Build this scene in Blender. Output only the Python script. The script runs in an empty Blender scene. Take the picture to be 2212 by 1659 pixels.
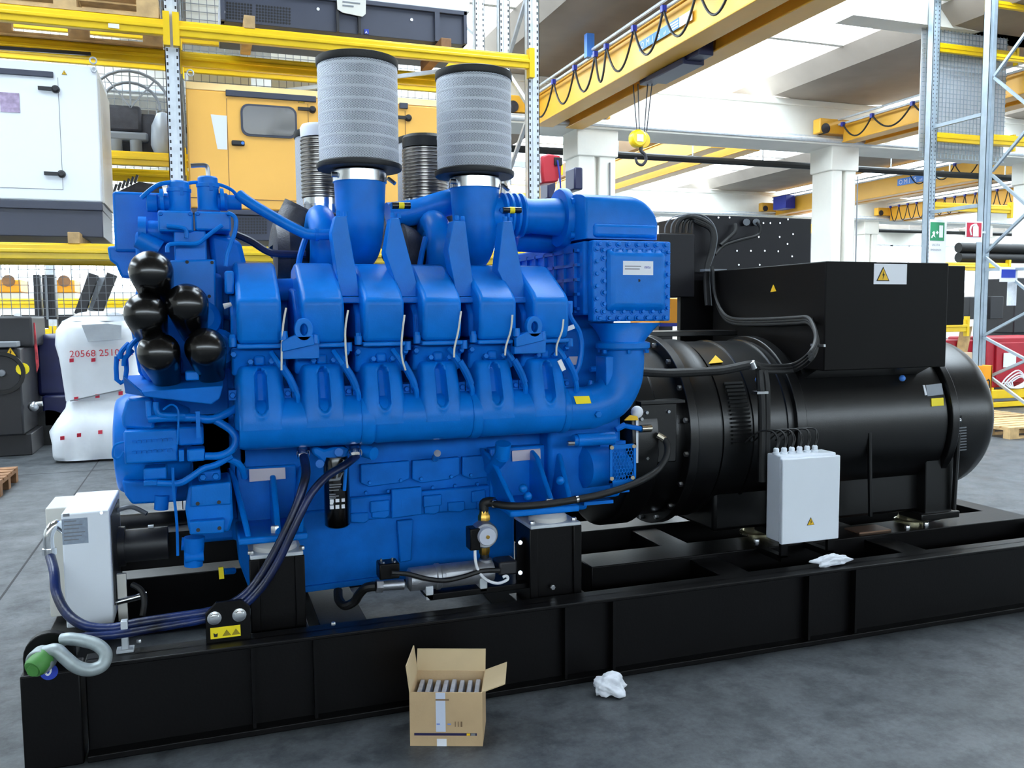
import bpy, bmesh, math, random
from mathutils import Vector as V, Matrix
random.seed(7)
sc = bpy.context.scene
COL = sc.collection

# ---------------------------------------------------------------- camera
FPX, CX, CY, CAMH = 1881.0, 1106.0, 829.5, 1.60
YAW, PITCH, ROLL = math.radians(19.49), math.radians(4.65), math.radians(-0.433)
FW = V((math.sin(YAW)*math.cos(PITCH), math.cos(YAW)*math.cos(PITCH), -math.sin(PITCH)))
_r = V((math.cos(YAW), -math.sin(YAW), 0)); _u = _r.cross(FW)
RT = _r*math.cos(ROLL) + _u*math.sin(ROLL)
UP = -_r*math.sin(ROLL) + _u*math.cos(ROLL)
CAMP = V((0, 0, CAMH))
cam_d = bpy.data.cameras.new('camera'); cam = bpy.data.objects.new('camera', cam_d); COL.objects.link(cam)
cam_d.sensor_fit = 'HORIZONTAL'; cam_d.sensor_width = 36.0; cam_d.lens = 36.0*FPX/2212.0
cam_d.clip_start = 0.05; cam_d.clip_end = 300
m = Matrix((RT, UP, -FW)).transposed().to_4x4(); m.translation = CAMP
cam.matrix_world = m
sc.camera = cam

# ---------------------------------------------------------------- world, exposure
w = bpy.data.worlds.new('sky'); sc.world = w; w.use_nodes = True
bg = w.node_tree.nodes['Background']
bg.inputs[0].default_value = (0.77, 0.90, 1.0, 1); bg.inputs[1].default_value = 3.2
sc.view_settings.view_transform = 'Standard'; sc.view_settings.look = 'None'
sc.view_settings.gamma = 1.0; sc.view_settings.use_curve_mapping = False
sc.view_settings.exposure = 1.85

def at(px, py, X=None, Y=None, Z=None):
    """world point seen at a photo pixel on the plane X=, Y= or Z="""
    d = RT*((px-CX)/FPX) - UP*((py-CY)/FPX) + FW
    if X is not None: t = (X-CAMP.x)/d.x
    elif Y is not None: t = (Y-CAMP.y)/d.y
    else: t = (Z-CAMP.z)/d.z
    return CAMP + d*t
def P(px, py, Y): return at(px, py, Y=Y)
def ppm(p):
    """photo pixels per metre at point p"""
    return FPX/((V(p)-CAMP).dot(FW))

# ---------------------------------------------------------------- materials
def s2l(c):
    return tuple(((x/12.92) if x <= .04045 else ((x+.055)/1.055)**2.4) for x in c)
def rgb(r, g, b): return s2l((r/255, g/255, b/255))
MATS = {}
def mat(name, col, rough=.5, metal=0., var=.0, vscale=6., bump=0., bscale=60., coat=0., spec=.5, rvar=0.):
    if name in MATS: return MATS[name]
    m = bpy.data.materials.new(name); m.use_nodes = True; MATS[name] = m
    nt = m.node_tree; b = nt.nodes['Principled BSDF']
    c = rgb(*col)
    b.inputs['Base Color'].default_value = (*c, 1); b.inputs['Roughness'].default_value = rough
    b.inputs['Metallic'].default_value = metal; b.inputs['Specular IOR Level'].default_value = spec
    b.inputs['Coat Weight'].default_value = coat; b.inputs['Coat Roughness'].default_value = .15
    if var or bump or rvar:
        tc = nt.nodes.new('ShaderNodeTexCoord')
    if var or rvar:
        n = nt.nodes.new('ShaderNodeTexNoise'); n.inputs['Scale'].default_value = vscale; n.inputs['Detail'].default_value = 5
        nt.links.new(tc.outputs['Object'], n.inputs['Vector'])
    if var:
        r = nt.nodes.new('ShaderNodeValToRGB')
        r.color_ramp.elements[0].position = .32; r.color_ramp.elements[1].position = .68
        r.color_ramp.elements[0].color = (*[x*(1-var) for x in c], 1)
        r.color_ramp.elements[1].color = (*[min(1, x*(1+var)) for x in c], 1)
        nt.links.new(n.outputs['Fac'], r.inputs['Fac']); nt.links.new(r.outputs['Color'], b.inputs['Base Color'])
    if rvar:
        mr = nt.nodes.new('ShaderNodeMapRange'); mr.inputs['To Min'].default_value = max(.02, rough-rvar); mr.inputs['To Max'].default_value = min(1, rough+rvar)
        nt.links.new(n.outputs['Fac'], mr.inputs['Value']); nt.links.new(mr.outputs['Result'], b.inputs['Roughness'])
    if bump:
        n2 = nt.nodes.new('ShaderNodeTexNoise'); n2.inputs['Scale'].default_value = bscale; n2.inputs['Detail'].default_value = 3
        bp = nt.nodes.new('ShaderNodeBump'); bp.inputs['Strength'].default_value = bump; bp.inputs['Distance'].default_value = .01
        nt.links.new(tc.outputs['Object'], n2.inputs['Vector'])
        nt.links.new(n2.outputs['Fac'], bp.inputs['Height']); nt.links.new(bp.outputs['Normal'], b.inputs['Normal'])
    return m
BLUE = mat('engine blue paint', (0, 112, 206), .38, var=.10, vscale=9, bump=.06, bscale=160, spec=.22, rvar=.08)
BLUE2 = mat('engine blue paint dull', (0, 104, 198), .5, var=.12, vscale=9, bump=.06, bscale=160, spec=.15)
BLACKP = mat('black skid paint', (8, 7, 8), .38, var=.15, vscale=4, bump=.05, bscale=90, spec=.2)
BLACKA = mat('black alternator paint', (8, 8, 9), .30, var=.12, vscale=5, bump=.05, bscale=200, spec=.55)
BLACKS = mat('black satin sheet steel', (22, 21, 27), .5, var=.08, vscale=3, bump=.04, bscale=200, spec=.3)
BLACKG = mat('gloss black canister paint', (7, 6, 6), .24, coat=.4)
RUBBER = mat('black rubber', (14, 14, 15), .55, bump=.1, bscale=120)
RUBBL = mat('dark blue painted hose', (12, 28, 70), .34, var=.98, vscale=7, bump=.1, bscale=90)
STEEL = mat('zinc steel', (190, 192, 196), .28, 1., var=.08, vscale=20)
CHROME = mat('bright clamp steel', (225, 228, 232), .16, 1.)
GALV = mat('galvanised steel', (206, 212, 218), .42, .35, var=.10, vscale=14)
GALV_SHADE = mat('shade-toned rack steel', (158, 172, 184), .45, .45, var=.08, vscale=10)  # galvanised steel of the backlit right rack, shade put into the darker colour
ALU = mat('cast aluminium', (168, 170, 176), .42, .85, var=.12, vscale=25, bump=.1, bscale=200)
BRASS = mat('brass fitting', (190, 150, 70), .3, 1.)
WHITEP = mat('white enamel', (226, 232, 240), .38, var=.02, vscale=3)
CREAM = mat('cream enamel', (214, 212, 204), .42, var=.03, vscale=3)
YEL = mat('rack yellow paint', (236, 196, 14), .34, var=.06, vscale=4)
CRANEY = mat('crane yellow paint', (226, 168, 52), .42, var=.05, vscale=2)
ORANGE = mat('canopy orange yellow', (250, 188, 84), .42, var=.03, vscale=2)
ORANGE2 = mat('machine orange', (242, 160, 20), .45, var=.06, vscale=4)
CANW = mat('canopy white', (238, 242, 246), .36, var=.02, vscale=2)
DGREY = mat('slate grey base paint', (62, 66, 82), .45, var=.05, vscale=4)
CONC = mat('painted concrete', (226, 224, 216), .75, var=.05, vscale=1.5, bump=.15, bscale=14)
ROOFC = mat('bare roof concrete', (150, 140, 130), .85, var=.10, vscale=1.2, bump=.2, bscale=10)
WOOD = mat('pallet wood', (196, 162, 112), .7, var=.22, vscale=9, bump=.25, bscale=40)
WOODD = mat('old pallet wood', (140, 100, 66), .75, var=.25, vscale=9, bump=.25, bscale=40)
CARD = mat('cardboard', (190, 162, 124), .8, var=.06, vscale=7, bump=.1, bscale=90)
CARDI = mat('cardboard inside', (190, 168, 132), .85, var=.05, vscale=7)
PAPER = mat('white cotton rag', (226, 230, 238), .9, var=.06, vscale=30, bump=.3, bscale=60)
LABW = mat('white label', (232, 234, 240), .5)
LABG = mat('silver label', (186, 180, 190), .45, .3)
LABY = mat('yellow label', (246, 222, 20), .5)
WARNY = mat('warning yellow', (240, 190, 20), .5)
INK = mat('black ink', (16, 16, 18), .6)
INKB = mat('blue ink', (30, 60, 170), .6)
BLUEPL = mat('blue plastic', (28, 44, 150), .4)
SIGNB = mat('sign blue', (70, 130, 215), .45)
GREEN = mat('sign green', (20, 140, 90), .45)
GREENP = mat('shackle pin green', (70, 130, 60), .5, var=.1, vscale=30)
RED = mat('machine red', (170, 26, 44), .45, var=.06, vscale=5)
REDS = mat('sign red', (190, 30, 60), .45)
FILM = mat('white wrapping film', (222, 228, 236), .3, var=.05, vscale=3, bump=1.0, bscale=4)
FILMG = mat('grey clear film', (150, 156, 164), .25, var=.1, vscale=5, bump=.3, bscale=12)
DARKM = mat('dark machine paint', (34, 34, 38), .45, var=.1, vscale=6)
GREYP = mat('grey plastic', (120, 124, 130), .5)
CASTIRON = mat('dark cast iron', (58, 58, 64), .5, .4, var=.2, vscale=18, bump=.2, bscale=120)
INKR = mat('red ink', (190, 40, 60), .6)
WIREW = mat('white wire', (214, 212, 200), .5)

def mesh_filter_mat():
    m = bpy.data.materials.new('filter mesh'); m.use_nodes = True; MATS['filter mesh'] = m
    nt = m.node_tree; b = nt.nodes['Principled BSDF']
    b.inputs['Metallic'].default_value = .35; b.inputs['Roughness'].default_value = .5
    tc = nt.nodes.new('ShaderNodeTexCoord')
    sp = nt.nodes.new('ShaderNodeSeparateXYZ'); nt.links.new(tc.outputs['UV'], sp.inputs[0])
    # diamond expanded-metal pattern from uv (u: metres round, v: metres up)
    def mth(op, a, bv=None):
        n = nt.nodes.new('ShaderNodeMath'); n.operation = op
        for i, x in enumerate((a, bv)):
            if x is None: continue
            if isinstance(x, (int, float)): n.inputs[i].default_value = x
            else: nt.links.new(x, n.inputs[i])
        return n.outputs[0]
    u = mth('MULTIPLY', sp.outputs['X'], 75.); v = mth('MULTIPLY', sp.outputs['Y'], 150.)
    s1 = mth('SINE', mth('MULTIPLY', mth('ADD', u, v), 3.14159)); s2 = mth('SINE', mth('MULTIPLY', mth('SUBTRACT', u, v), 3.14159))
    pr = mth('MULTIPLY', mth('ABSOLUTE', s1), mth('ABSOLUTE', s2))
    fac = mth('GREATER_THAN', pr, .38)
    mx = nt.nodes.new('ShaderNodeMix'); mx.data_type = 'RGBA'; nt.links.new(fac, mx.inputs[0])
    mx.inputs[6].default_value = (*rgb(205, 210, 218), 1); mx.inputs[7].default_value = (*rgb(128, 133, 143), 1)
    nt.links.new(mx.outputs[2], b.inputs['Base Color'])
    bp = nt.nodes.new('ShaderNodeBump'); bp.inputs['Strength'].default_value = .5; bp.inputs['Distance'].default_value = .003; bp.invert = True
    nt.links.new(pr, bp.inputs['Height']); nt.links.new(bp.outputs['Normal'], b.inputs['Normal'])
    return m
FILTM = mesh_filter_mat()

def floor_mat():
    m = bpy.data.materials.new('worn concrete floor'); m.use_nodes = True
    nt = m.node_tree; b = nt.nodes['Principled BSDF']
    tc = nt.nodes.new('ShaderNodeTexCoord')
    def noise(s, d=6, r=.6):
        n = nt.nodes.new('ShaderNodeTexNoise'); n.inputs['Scale'].default_value = s; n.inputs['Detail'].default_value = d; n.inputs['Roughness'].default_value = r
        nt.links.new(tc.outputs['Object'], n.inputs['Vector']); return n.outputs['Fac']
    def ramp(f, a, bb, ca, cb):
        r = nt.nodes.new('ShaderNodeValToRGB'); r.color_ramp.elements[0].position = a; r.color_ramp.elements[1].position = bb
        r.color_ramp.elements[0].color = (*ca, 1); r.color_ramp.elements[1].color = (*cb, 1); nt.links.new(f, r.inputs[0]); return r.outputs[0]
    base = ramp(noise(2.2), .3, .7, rgb(66, 70, 74), rgb(86, 90, 94))
    dirt = ramp(noise(6.5, 9, .74), .38, .55, (.42, .44, .47), (1, 1, 1))
    fine = ramp(noise(38, 3, .6), .35, .65, (.82, .82, .82), (1.08, 1.08, 1.08))
    def mul(a, c):
        mx = nt.nodes.new('ShaderNodeMix'); mx.data_type = 'RGBA'; mx.blend_type = 'MULTIPLY'; mx.inputs[0].default_value = 1
        nt.links.new(a, mx.inputs[6]); nt.links.new(c, mx.inputs[7]); return mx.outputs[2]
    nt.links.new(mul(mul(base, dirt), fine), b.inputs['Base Color'])
    rr = ramp(noise(3.1), .3, .7, (.4,)*3, (.62,)*3); nt.links.new(rr, b.inputs['Roughness'])
    bp = nt.nodes.new('ShaderNodeBump'); bp.inputs['Strength'].default_value = .12; bp.inputs['Distance'].default_value = .01
    nt.links.new(noise(60, 4), bp.inputs['Height']); nt.links.new(bp.outputs['Normal'], b.inputs['Normal'])
    return m
FLOORM = floor_mat()

def pane_mat():
    m = bpy.data.materials.new('window glass'); m.use_nodes = True; nt = m.node_tree
    nt.nodes.remove(nt.nodes['Principled BSDF'])
    t = nt.nodes.new('ShaderNodeBsdfTransparent'); g = nt.nodes.new('ShaderNodeBsdfGlossy'); g.inputs['Roughness'].default_value = .05
    mx = nt.nodes.new('ShaderNodeMixShader'); mx.inputs[0].default_value = .1
    nt.links.new(t.outputs[0], mx.inputs[1]); nt.links.new(g.outputs[0], mx.inputs[2])
    nt.links.new(mx.outputs[0], nt.nodes['Material Output'].inputs[0]); return m
GLASS = pane_mat()

# ---------------------------------------------------------------- mesh builder
class MB:
    def __init__(s): s.v = []; s.f = []; s.uv = None
    def add(s, vs, fs):
        o = len(s.v); s.v += [tuple(p) for p in vs]; s.f += [tuple(i+o for i in f) for f in fs]; return s
    def box(s, x0, x1, y0, y1, z0, z1):
        x0, x1 = sorted((x0, x1)); y0, y1 = sorted((y0, y1)); z0, z1 = sorted((z0, z1))
        return s.add([(x0,y0,z0),(x1,y0,z0),(x1,y1,z0),(x0,y1,z0),(x0,y0,z1),(x1,y0,z1),(x1,y1,z1),(x0,y1,z1)],
                     [(0,3,2,1),(4,5,6,7),(0,1,5,4),(1,2,6,5),(2,3,7,6),(3,0,4,7)])
    def obox(s, c, ax, ay, az):
        c, ax, ay, az = V(c), V(ax), V(ay), V(az)
        vs = [c+ax*i+ay*j+az*k for k in (-1,1) for j in (-1,1) for i in (-1,1)]
        return s.add(vs, [(0,2,3,1),(4,5,7,6),(0,1,5,4),(1,3,7,5),(3,2,6,7),(2,0,4,6)])
    def bar(s, a, b, w, h, up=(0,0,1)):
        a, b = V(a), V(b); d = b-a; L = d.length; d.normalize()
        sd = d.cross(V(up))
        if sd.length < 1e-4: sd = d.cross(V((1,0,0)))
        sd.normalize(); u = sd.cross(d)
        return s.obox((a+b)/2, d*(L/2), sd*(w/2), u*(h/2))
    def prism(s, pts, vec):
        pts = [V(p) for p in pts]; n = len(pts); vec = V(vec)
        nn = V((0,0,0))
        for i in range(n): nn += pts[i].cross(pts[(i+1) % n])
        if nn.dot(vec) > 0: pts.reverse()
        fs = [tuple(range(n)), tuple(range(2*n-1, n-1, -1))] + [(i, i+n, (i+1) % n+n, (i+1) % n) for i in range(n)]
        return s.add(pts+[p+vec for p in pts], fs)
    def frame(s, d):
        d = V(d).normalized(); a = V((0,0,1)) if abs(d.z) < .9 else V((1,0,0))
        u = d.cross(a).normalized(); return d, u, d.cross(u)
    def lathe(s, o, d, prof, n=24, caps=True):
        o = V(o); d, u, w_ = s.frame(d); vs = []; fs = []
        for t, r in prof:
            for i in range(n):
                a = 2*math.pi*i/n; vs.append(o+d*t+(u*math.cos(a)+w_*math.sin(a))*r)
        k = len(prof)
        for j in range(k-1):
            for i in range(n):
                a, b = j*n+i, j*n+(i+1) % n; fs.append((a, b, b+n, a+n))
        if caps: fs += [tuple(range(n-1, -1, -1)), tuple(range((k-1)*n, k*n))]
        return s.add(vs, fs)
    def cyl(s, a, b, r0, r1=None, n=18):
        a, b = V(a), V(b); return s.lathe(a, b-a, [(0, r0), ((b-a).length, r0 if r1 is None else r1)], n)
    def hexb(s, p, d, r, h): return s.lathe(p, d, [(0, r), (h*.8, r), (h, r*.82)], 6)
    def sph(s, c, r, n=16, squash=1.):
        return s.lathe(V(c)-V((0,0,r*squash)), (0,0,1), [(r*squash*(1-math.cos(math.pi*i/8)), max(.0005, r*math.sin(math.pi*i/8))) for i in range(9)], n)
    def tube(s, pts, r, n=10, sub=6, rend=None):
        pts = [V(p) for p in pts]
        if sub > 1 and len(pts) > 2:
            q = []
            for i in range(len(pts)-1):
                p0 = pts[max(0, i-1)]; p1 = pts[i]; p2 = pts[i+1]; p3 = pts[min(len(pts)-1, i+2)]
                for k in range(sub):
                    t = k/sub
                    q.append(.5*((2*p1)+(p2-p0)*t+(2*p0-5*p1+4*p2-p3)*t*t+(3*p1-p0-3*p2+p3)*t**3))
            q.append(pts[-1]); pts = q
        vs = []; fs = []; N = len(pts); pu = None
        for i, p in enumerate(pts):
            d = (pts[min(i+1, N-1)]-pts[max(i-1, 0)]).normalized()
            if pu is None:
                _, u, w_ = s.frame(d)
            else:
                u = (pu-d*pu.dot(d)).normalized(); w_ = d.cross(u)
            pu = u; rr = r if rend is None else r+(rend-r)*i/(N-1)
            for k in range(n):
                a = 2*math.pi*k/n; vs.append(p+(u*math.cos(a)+w_*math.sin(a))*rr)
        for i in range(N-1):
            for k in range(n):
                a, b = i*n+k, i*n+(k+1) % n; fs.append((a, b, b+n, a+n))
        fs += [tuple(range(n-1, -1, -1)), tuple(range((N-1)*n, N*n))]
        return s.add(vs, fs)
    def grid(s, nu, nv, fn, back=None):
        """front sheet fn(u,v)->point for u,v in 0..1, closed by the same rim moved by vector back"""
        vs = [V(fn(i/nu, j/nv)) for j in range(nv+1) for i in range(nu+1)]; w_ = nu+1
        fs = [(j*w_+i, j*w_+i+1, (j+1)*w_+i+1, (j+1)*w_+i) for j in range(nv) for i in range(nu)]
        if back is not None:
            rim = [i for i in range(nu)]+[j*w_+nu for j in range(nv)]+[nv*w_+i for i in range(nu, 0, -1)]+[j*w_ for j in range(nv, 0, -1)]
            o = len(vs); bk = V(back) if not callable(back) else None
            vs += [(vs[i]+bk) if bk is not None else V(back(vs[i])) for i in rim]; k = len(rim)
            fs += [(rim[(i+1) % k], rim[i], o+i, o+(i+1) % k) for i in range(k)]+[tuple(range(o+k-1, o-1, -1))]
        return s.add(vs, fs)

def link(name, me, parent=None):
    o = bpy.data.objects.new(name, me); COL.objects.link(o)
    if parent is not None:
        o.parent = parent
        b = parent
        loc = V(b.get('_base', (0,0,0)))
        o.matrix_parent_inverse = Matrix.Translation(-loc)
    return o
def build(name, mb, mt, parent=None, bevel=0., seg=2, ang=35, loc=None):
    me = bpy.data.meshes.new(name); me.from_pydata(mb.v, [], mb.f); me.update()
    me.materials.append(mt)
    for p in me.polygons: p.use_smooth = True
    try: me.set_sharp_from_angle(angle=math.radians(ang))
    except Exception: pass
    o = link(name, me, parent)
    if bevel:
        md = o.modifiers.new('bevel', 'BEVEL'); md.width = bevel; md.segments = seg; md.limit_method = 'ANGLE'; md.angle_limit = math.radians(40); md.harden_normals = False
    return o
def tag(o, label, cat, group=None, kind=None):
    if label: o['label'] = label
    if cat: o['category'] = cat
    if group: o['group'] = group
    if kind: o['kind'] = kind
    return o
def thing(name, label, cat, base=(0,0,0), group=None):
    o = bpy.data.objects.new(name, None); COL.objects.link(o); o.location = base; o['_base'] = list(base)
    o.empty_display_size = .1
    return tag(o, label, cat, group)
def struct(name, mb, mt, label=None, bevel=0., parent=None):
    o = build(name, mb, mt, parent, bevel)
    if parent is None: o['kind'] = 'structure'
    if label: o['label'] = label
    return o
def plab(o, label): o['label'] = label; return o
def copytree(o, off, label=None, parent=None):
    c = o.copy(); COL.objects.link(c)
    if parent is None:
        c.location = o.location+V(off)
        if label: c['label'] = label
    else: c.parent = parent
    for ch in list(o.children): copytree(ch, off, None, c)
    return c
def text(name, s, size, mt, o, ux, uy, parent=None, align='LEFT', depth=.0006):
    """flat lettering at point o, reading along ux with its height along uy"""
    cu = bpy.data.curves.new(name, 'FONT'); cu.body = s; cu.size = size; cu.align_x = align; cu.extrude = depth; cu.resolution_u = 2
    t = bpy.data.objects.new(name, cu); COL.objects.link(t)
    dg = bpy.context.evaluated_depsgraph_get(); me = bpy.data.meshes.new_from_object(t.evaluated_get(dg))
    bpy.data.objects.remove(t); bpy.data.curves.remove(cu)
    ux, uy = V(ux).normalized(), V(uy).normalized(); uz = ux.cross(uy)
    M = Matrix((ux, uy, uz)).transposed().to_4x4(); M.translation = V(o); me.transform(M)
    me.materials.clear(); me.materials.append(mt)
    ob = link(name, me, parent); return ob
def plate(mb, o, ux, uy, t=.002):
    """thin plate with corner o and edge vectors ux, uy, standing proud along ux x uy"""
    o, ux, uy = V(o), V(ux), V(uy); n = ux.cross(uy).normalized()*t
    return mb.prism([o, o+ux, o+ux+uy, o+uy], n)
def pbox(mb, x0, y0, x1, y1, Y, dep):
    """box whose front face covers photo rectangle x0,y0..x1,y1 on plane Y, running back by dep"""
    a = P(x0, (y0+y1)/2, Y); b = P(x1, (y0+y1)/2, Y); c = P((x0+x1)/2, y0, Y); d = P((x0+x1)/2, y1, Y)
    return mb.box(a.x, b.x, Y, Y+dep, d.z, c.z)
def ppoly(mb, pts, Y, dep):
    return mb.prism([P(x, y, Y) for x, y in pts], (0, dep, 0))
def warn_triangle(parent, o, ux, uy, s, name='warning_sign'):
    """yellow triangle with black rim and bolt; o lower-left corner, s side length"""
    ux, uy = V(ux).normalized(), V(uy).normalized(); n = ux.cross(uy)
    o = V(o); h = s*.88
    b = MB().prism([o, o+ux*s, o+ux*s/2+uy*h], n*.0015); e = build(name, b, INK, parent)
    o2 = o+ux*s*.09+uy*s*.05+n*.0016; s2 = s*.82
    build('warning_field', MB().prism([o2, o2+ux*s2, o2+ux*s2/2+uy*s2*.88], n*.0012), WARNY, e if parent is not None and parent.parent is None else parent)
    o3 = o+ux*s/2+n*.003
    q = [(.03,.62),(-.08,.34),(.0,.36),(-.05,.10),(.10,.42),(.02,.40)]
    build('bolt_mark', MB().prism([o3+ux*a*s+uy*b_*s for a, b_ in q], n*.0012), INK, e if parent is not None and parent.parent is None else parent)
    return e

# ================================================================ building shell
BY = [15.0, 26.8]            # lines of columns and crane runway beams
ZR = 5.87                    # underside of the roof elements
fl = struct('floor', MB().add([(-14,-9,0),(46,-9,0),(46,39,0),(-14,39,0)], [(0,1,2,3)]), FLOORM, 'worn grey concrete workshop floor with dark stains')
jm = mat('floor joint filler', (44, 44, 46), .8)
for x in (-1.14, 4.9, 10.9):
    build('floor_joint', MB().box(x-.006, x+.006, -2, 38, .0005, .0015), jm, fl)
for y in (9.9, 16.0, -0.6):
    build('floor_joint', MB().box(-13, 45, y-.006, y+.006, .0005, .0015), jm, fl)

def column(n, x0, x1, y, d=.62):
    b = MB()
    xm = (x0+x1)/2; g = .045
    b.box(x0, xm-g, y-d/2, y+d/2, 0, 4.95).box(xm-g, xm+g, y-d/2+.09, y+d/2-.09, 0, 4.95).box(xm+g, x1, y-d/2, y+d/2, 0, 4.95)
    b.box(x0-.04, x1+.04, y-d/2-.03, y+d/2+.03, 4.45, 4.96)
    return struct('column_%d' % n, b, CONC, 'white painted concrete column carrying the runway beam', .02)
n = 0
for y in BY:
    for k in range(-1, 6):
        n += 1
        x = 6.55+5.63*k
        c = column(n, x, x+(.75 if k == 0 else .6), y+.1)
        if y == BY[0] and k in (0, 1):
            build('cable_conduit', MB().cyl((x+.62, y-.235, 1.8), (x+.62, y-.235, 4.35), .014, n=8), GREYP, c)
n = 0
for y in BY:
    n += 1
    b = MB().box(-12, 46, y, y+.45, 4.95, ZR-.05).box(-12, 46, y-.32, y+.6, 4.93, 5.06).box(-12, 46, y-.05, y+.5, ZR-.14, ZR-.02)
    bm = struct('beam_%d' % n, b, CONC, 'long white concrete crane runway beam on columns', .015)
    build('crane_rail', MB().box(-12, 46, y-.26, y-.20, 5.06, 5.11), GALV, bm)
    build('conductor_conduit', MB().cyl((-12, y-.34, 5.0), (46, y-.34, 5.0), .035, n=8), GALV, bm)
    build('black_pipe', MB().cyl((-12, y+.9, 4.72), (46, y+.9, 4.72), .07, n=10), RUBBER, bm)
    for k in range(22):
        x = -4+k*1.7
        build('pipe_hanger', MB().bar((x, y+.9, 4.7), (x, y+.9, 5.35), .02, .02), GALV, bm)
# end wall with its window band
YW = 38.6
b = MB().box(-14, 46, YW, YW+.3, 0, 2.5).box(-14, 46, YW, YW+.3, 5.2, ZR+.3)
wb = struct('wall_back', b, CONC, 'pale end wall below and above the bright window band')
for k in range(12):
    x = -12+k*4.8
    fb = MB().box(x, x+4.75, YW+.1, YW+.16, 2.5, 2.58).box(x, x+4.75, YW+.1, YW+.16, 5.12, 5.2)
    for q in range(5): fb.box(x+q*1.17, x+q*1.17+.06, YW+.1, YW+.16, 2.5, 5.2)
    fr = struct('window_%d' % (k+1), fb, GALV, 'wide steel framed window in the end wall')
    build('pane', MB().box(x+.03, x+4.72, YW+.125, YW+.135, 2.55, 5.15), GLASS, fr)

# unseen hall walls added to dim the foreground; front window band sized for its light
for nm, bx in (('wall_left', (-14.3, -14, -9, 39, 0, ZR+.3)), ('wall_right', (46, 46.3, -9, 39, 0, ZR+.3))):
    struct(nm, MB().box(*bx), CONC, 'plain pale side wall of the hall, unseen, added to dim the foreground')
struct('wall_front', MB().box(-14, 46, -9.3, -9, 0, 3.15).box(-14, 46, -9.3, -9, 4.6, ZR+.3), CONC, 'pale unseen wall added behind the camera, its window band sized for light')

# roof: bare concrete elements with open skylight strips between them
n = 0
spans = [(-9, 3.2), (3.3, 15.0), (15.4, 26.8), (27.2, 38.6)]
for k in range(-3, 7):
    x0 = 4.85+6*k; x1 = x0+2.75
    for (ya, yb) in spans:
        n += 1
        rb = MB()
        rb.prism([(x0, ya, ZR+.02), (x0+.55, ya, ZR-.02), (x1-.55, ya, ZR-.02), (x1, ya, ZR+.02), (x1+.0, ya, ZR+.22), (x0, ya, ZR+.22)], (0, yb-ya, 0))
        # raised wings of the shed element beside the flat soffit
        rb.prism([(x0, ya, ZR), (x0-.28, ya, ZR+.28), (x0-.28, ya, ZR+.36), (x0, ya, ZR+.1)], (0, yb-ya, 0))
        rb.prism([(x1, ya, ZR), (x1+.28, ya, ZR+.28), (x1+.28, ya, ZR+.36), (x1, ya, ZR+.1)], (0, yb-ya, 0))
        ro = struct('ceiling_element_%d' % n, rb, ROOFC, 'bare concrete roof element between bright skylight strips')
        for q in range(1, 5):
            yq = ya+(yb-ya)*q/5
            build('skylight_bar', MB().box(x1+.2, x0+6-.2, yq-.05, yq+.05, ZR+.28, ZR+.36), CONC, ro)
struct('ceiling_shade_slab', MB().box(-14, 46, -9.3, 3.25, ZR+.36, ZR+.56), ROOFC, 'unseen closed concrete roof added to shade the front bay')  # out of view, added to cut skylight over the foreground
b = MB().box(9.0, 13.2, 10.55, 10.95, ZR-.02, ZR+.3)
struct('beam_3', b, CONC, 'white cross beam under the roof beside the tall rack')

# ================================================================ overhead cranes
def festoon(parent, x, z, ys, drop, mt=RUBBER, r=.016):
    for i in range(len(ys)-1):
        a, c = ys[i], ys[i+1]
        pts = [(x-.05, a+(c-a)*t, z-drop*(1-(2*t-1)**2)) for t in (0, .12, .3, .5, .7, .88, 1)]
        build('festoon_cable', MB().tube(pts, r, 6, 3), mt, parent)
        build('cable_runner', MB().box(x-.08, x-.02, a-.03, a+.03, z-.05, z+.03), BLUEPL, parent)

def girder(mb, x0, x1, y0, y1, z0, z1):
    mb.box(x0+.03, x1-.03, y0, y1, z0+.02, z1-.02).box(x0, x1, y0, y1, z0, z0+.025).box(x0, x1, y0, y1, z1-.025, z1)

def omis(parent, x, ya, yb, z0, h):
    """blue maker's board with white lettering on a girder side, reading towards -y"""
    L = ya-yb
    pl = build('sign_board', MB().prism([(x, ya, z0), (x, ya-L*.78, z0), (x, ya-L*.78, z0+h), (x, ya, z0+h)], (-.004, 0, 0)), SIGNB, parent)
    build('sign_panel', MB().prism([(x, ya-L*.78, z0), (x, yb, z0), (x, yb, z0+h), (x, ya-L*.78, z0+h)], (-.004, 0, 0)), LABW, pl)
    
    for q, ch_ in enumerate('OMIS'): text('letter', ch_, h*.95, LABW, (x-.006, ya-.05-q*L*.115, z0+h*.16), (0, -1, 0), (0, 0, 1), pl)
    text('small_lettering', 'srl', h*.55, LABW, (x-.006, ya-L*.49, z0+h*.16), (0, -1, 0), (0, 0, 1), pl)['kind'] = 'stuff'
    for q in range(3):
        build('small_print', MB().box(x-.006, x-.004, ya-L*.6, ya-L*.76, z0+h*(.15+.26*q), z0+h*(.29+.26*q)), LABW, pl)

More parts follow.
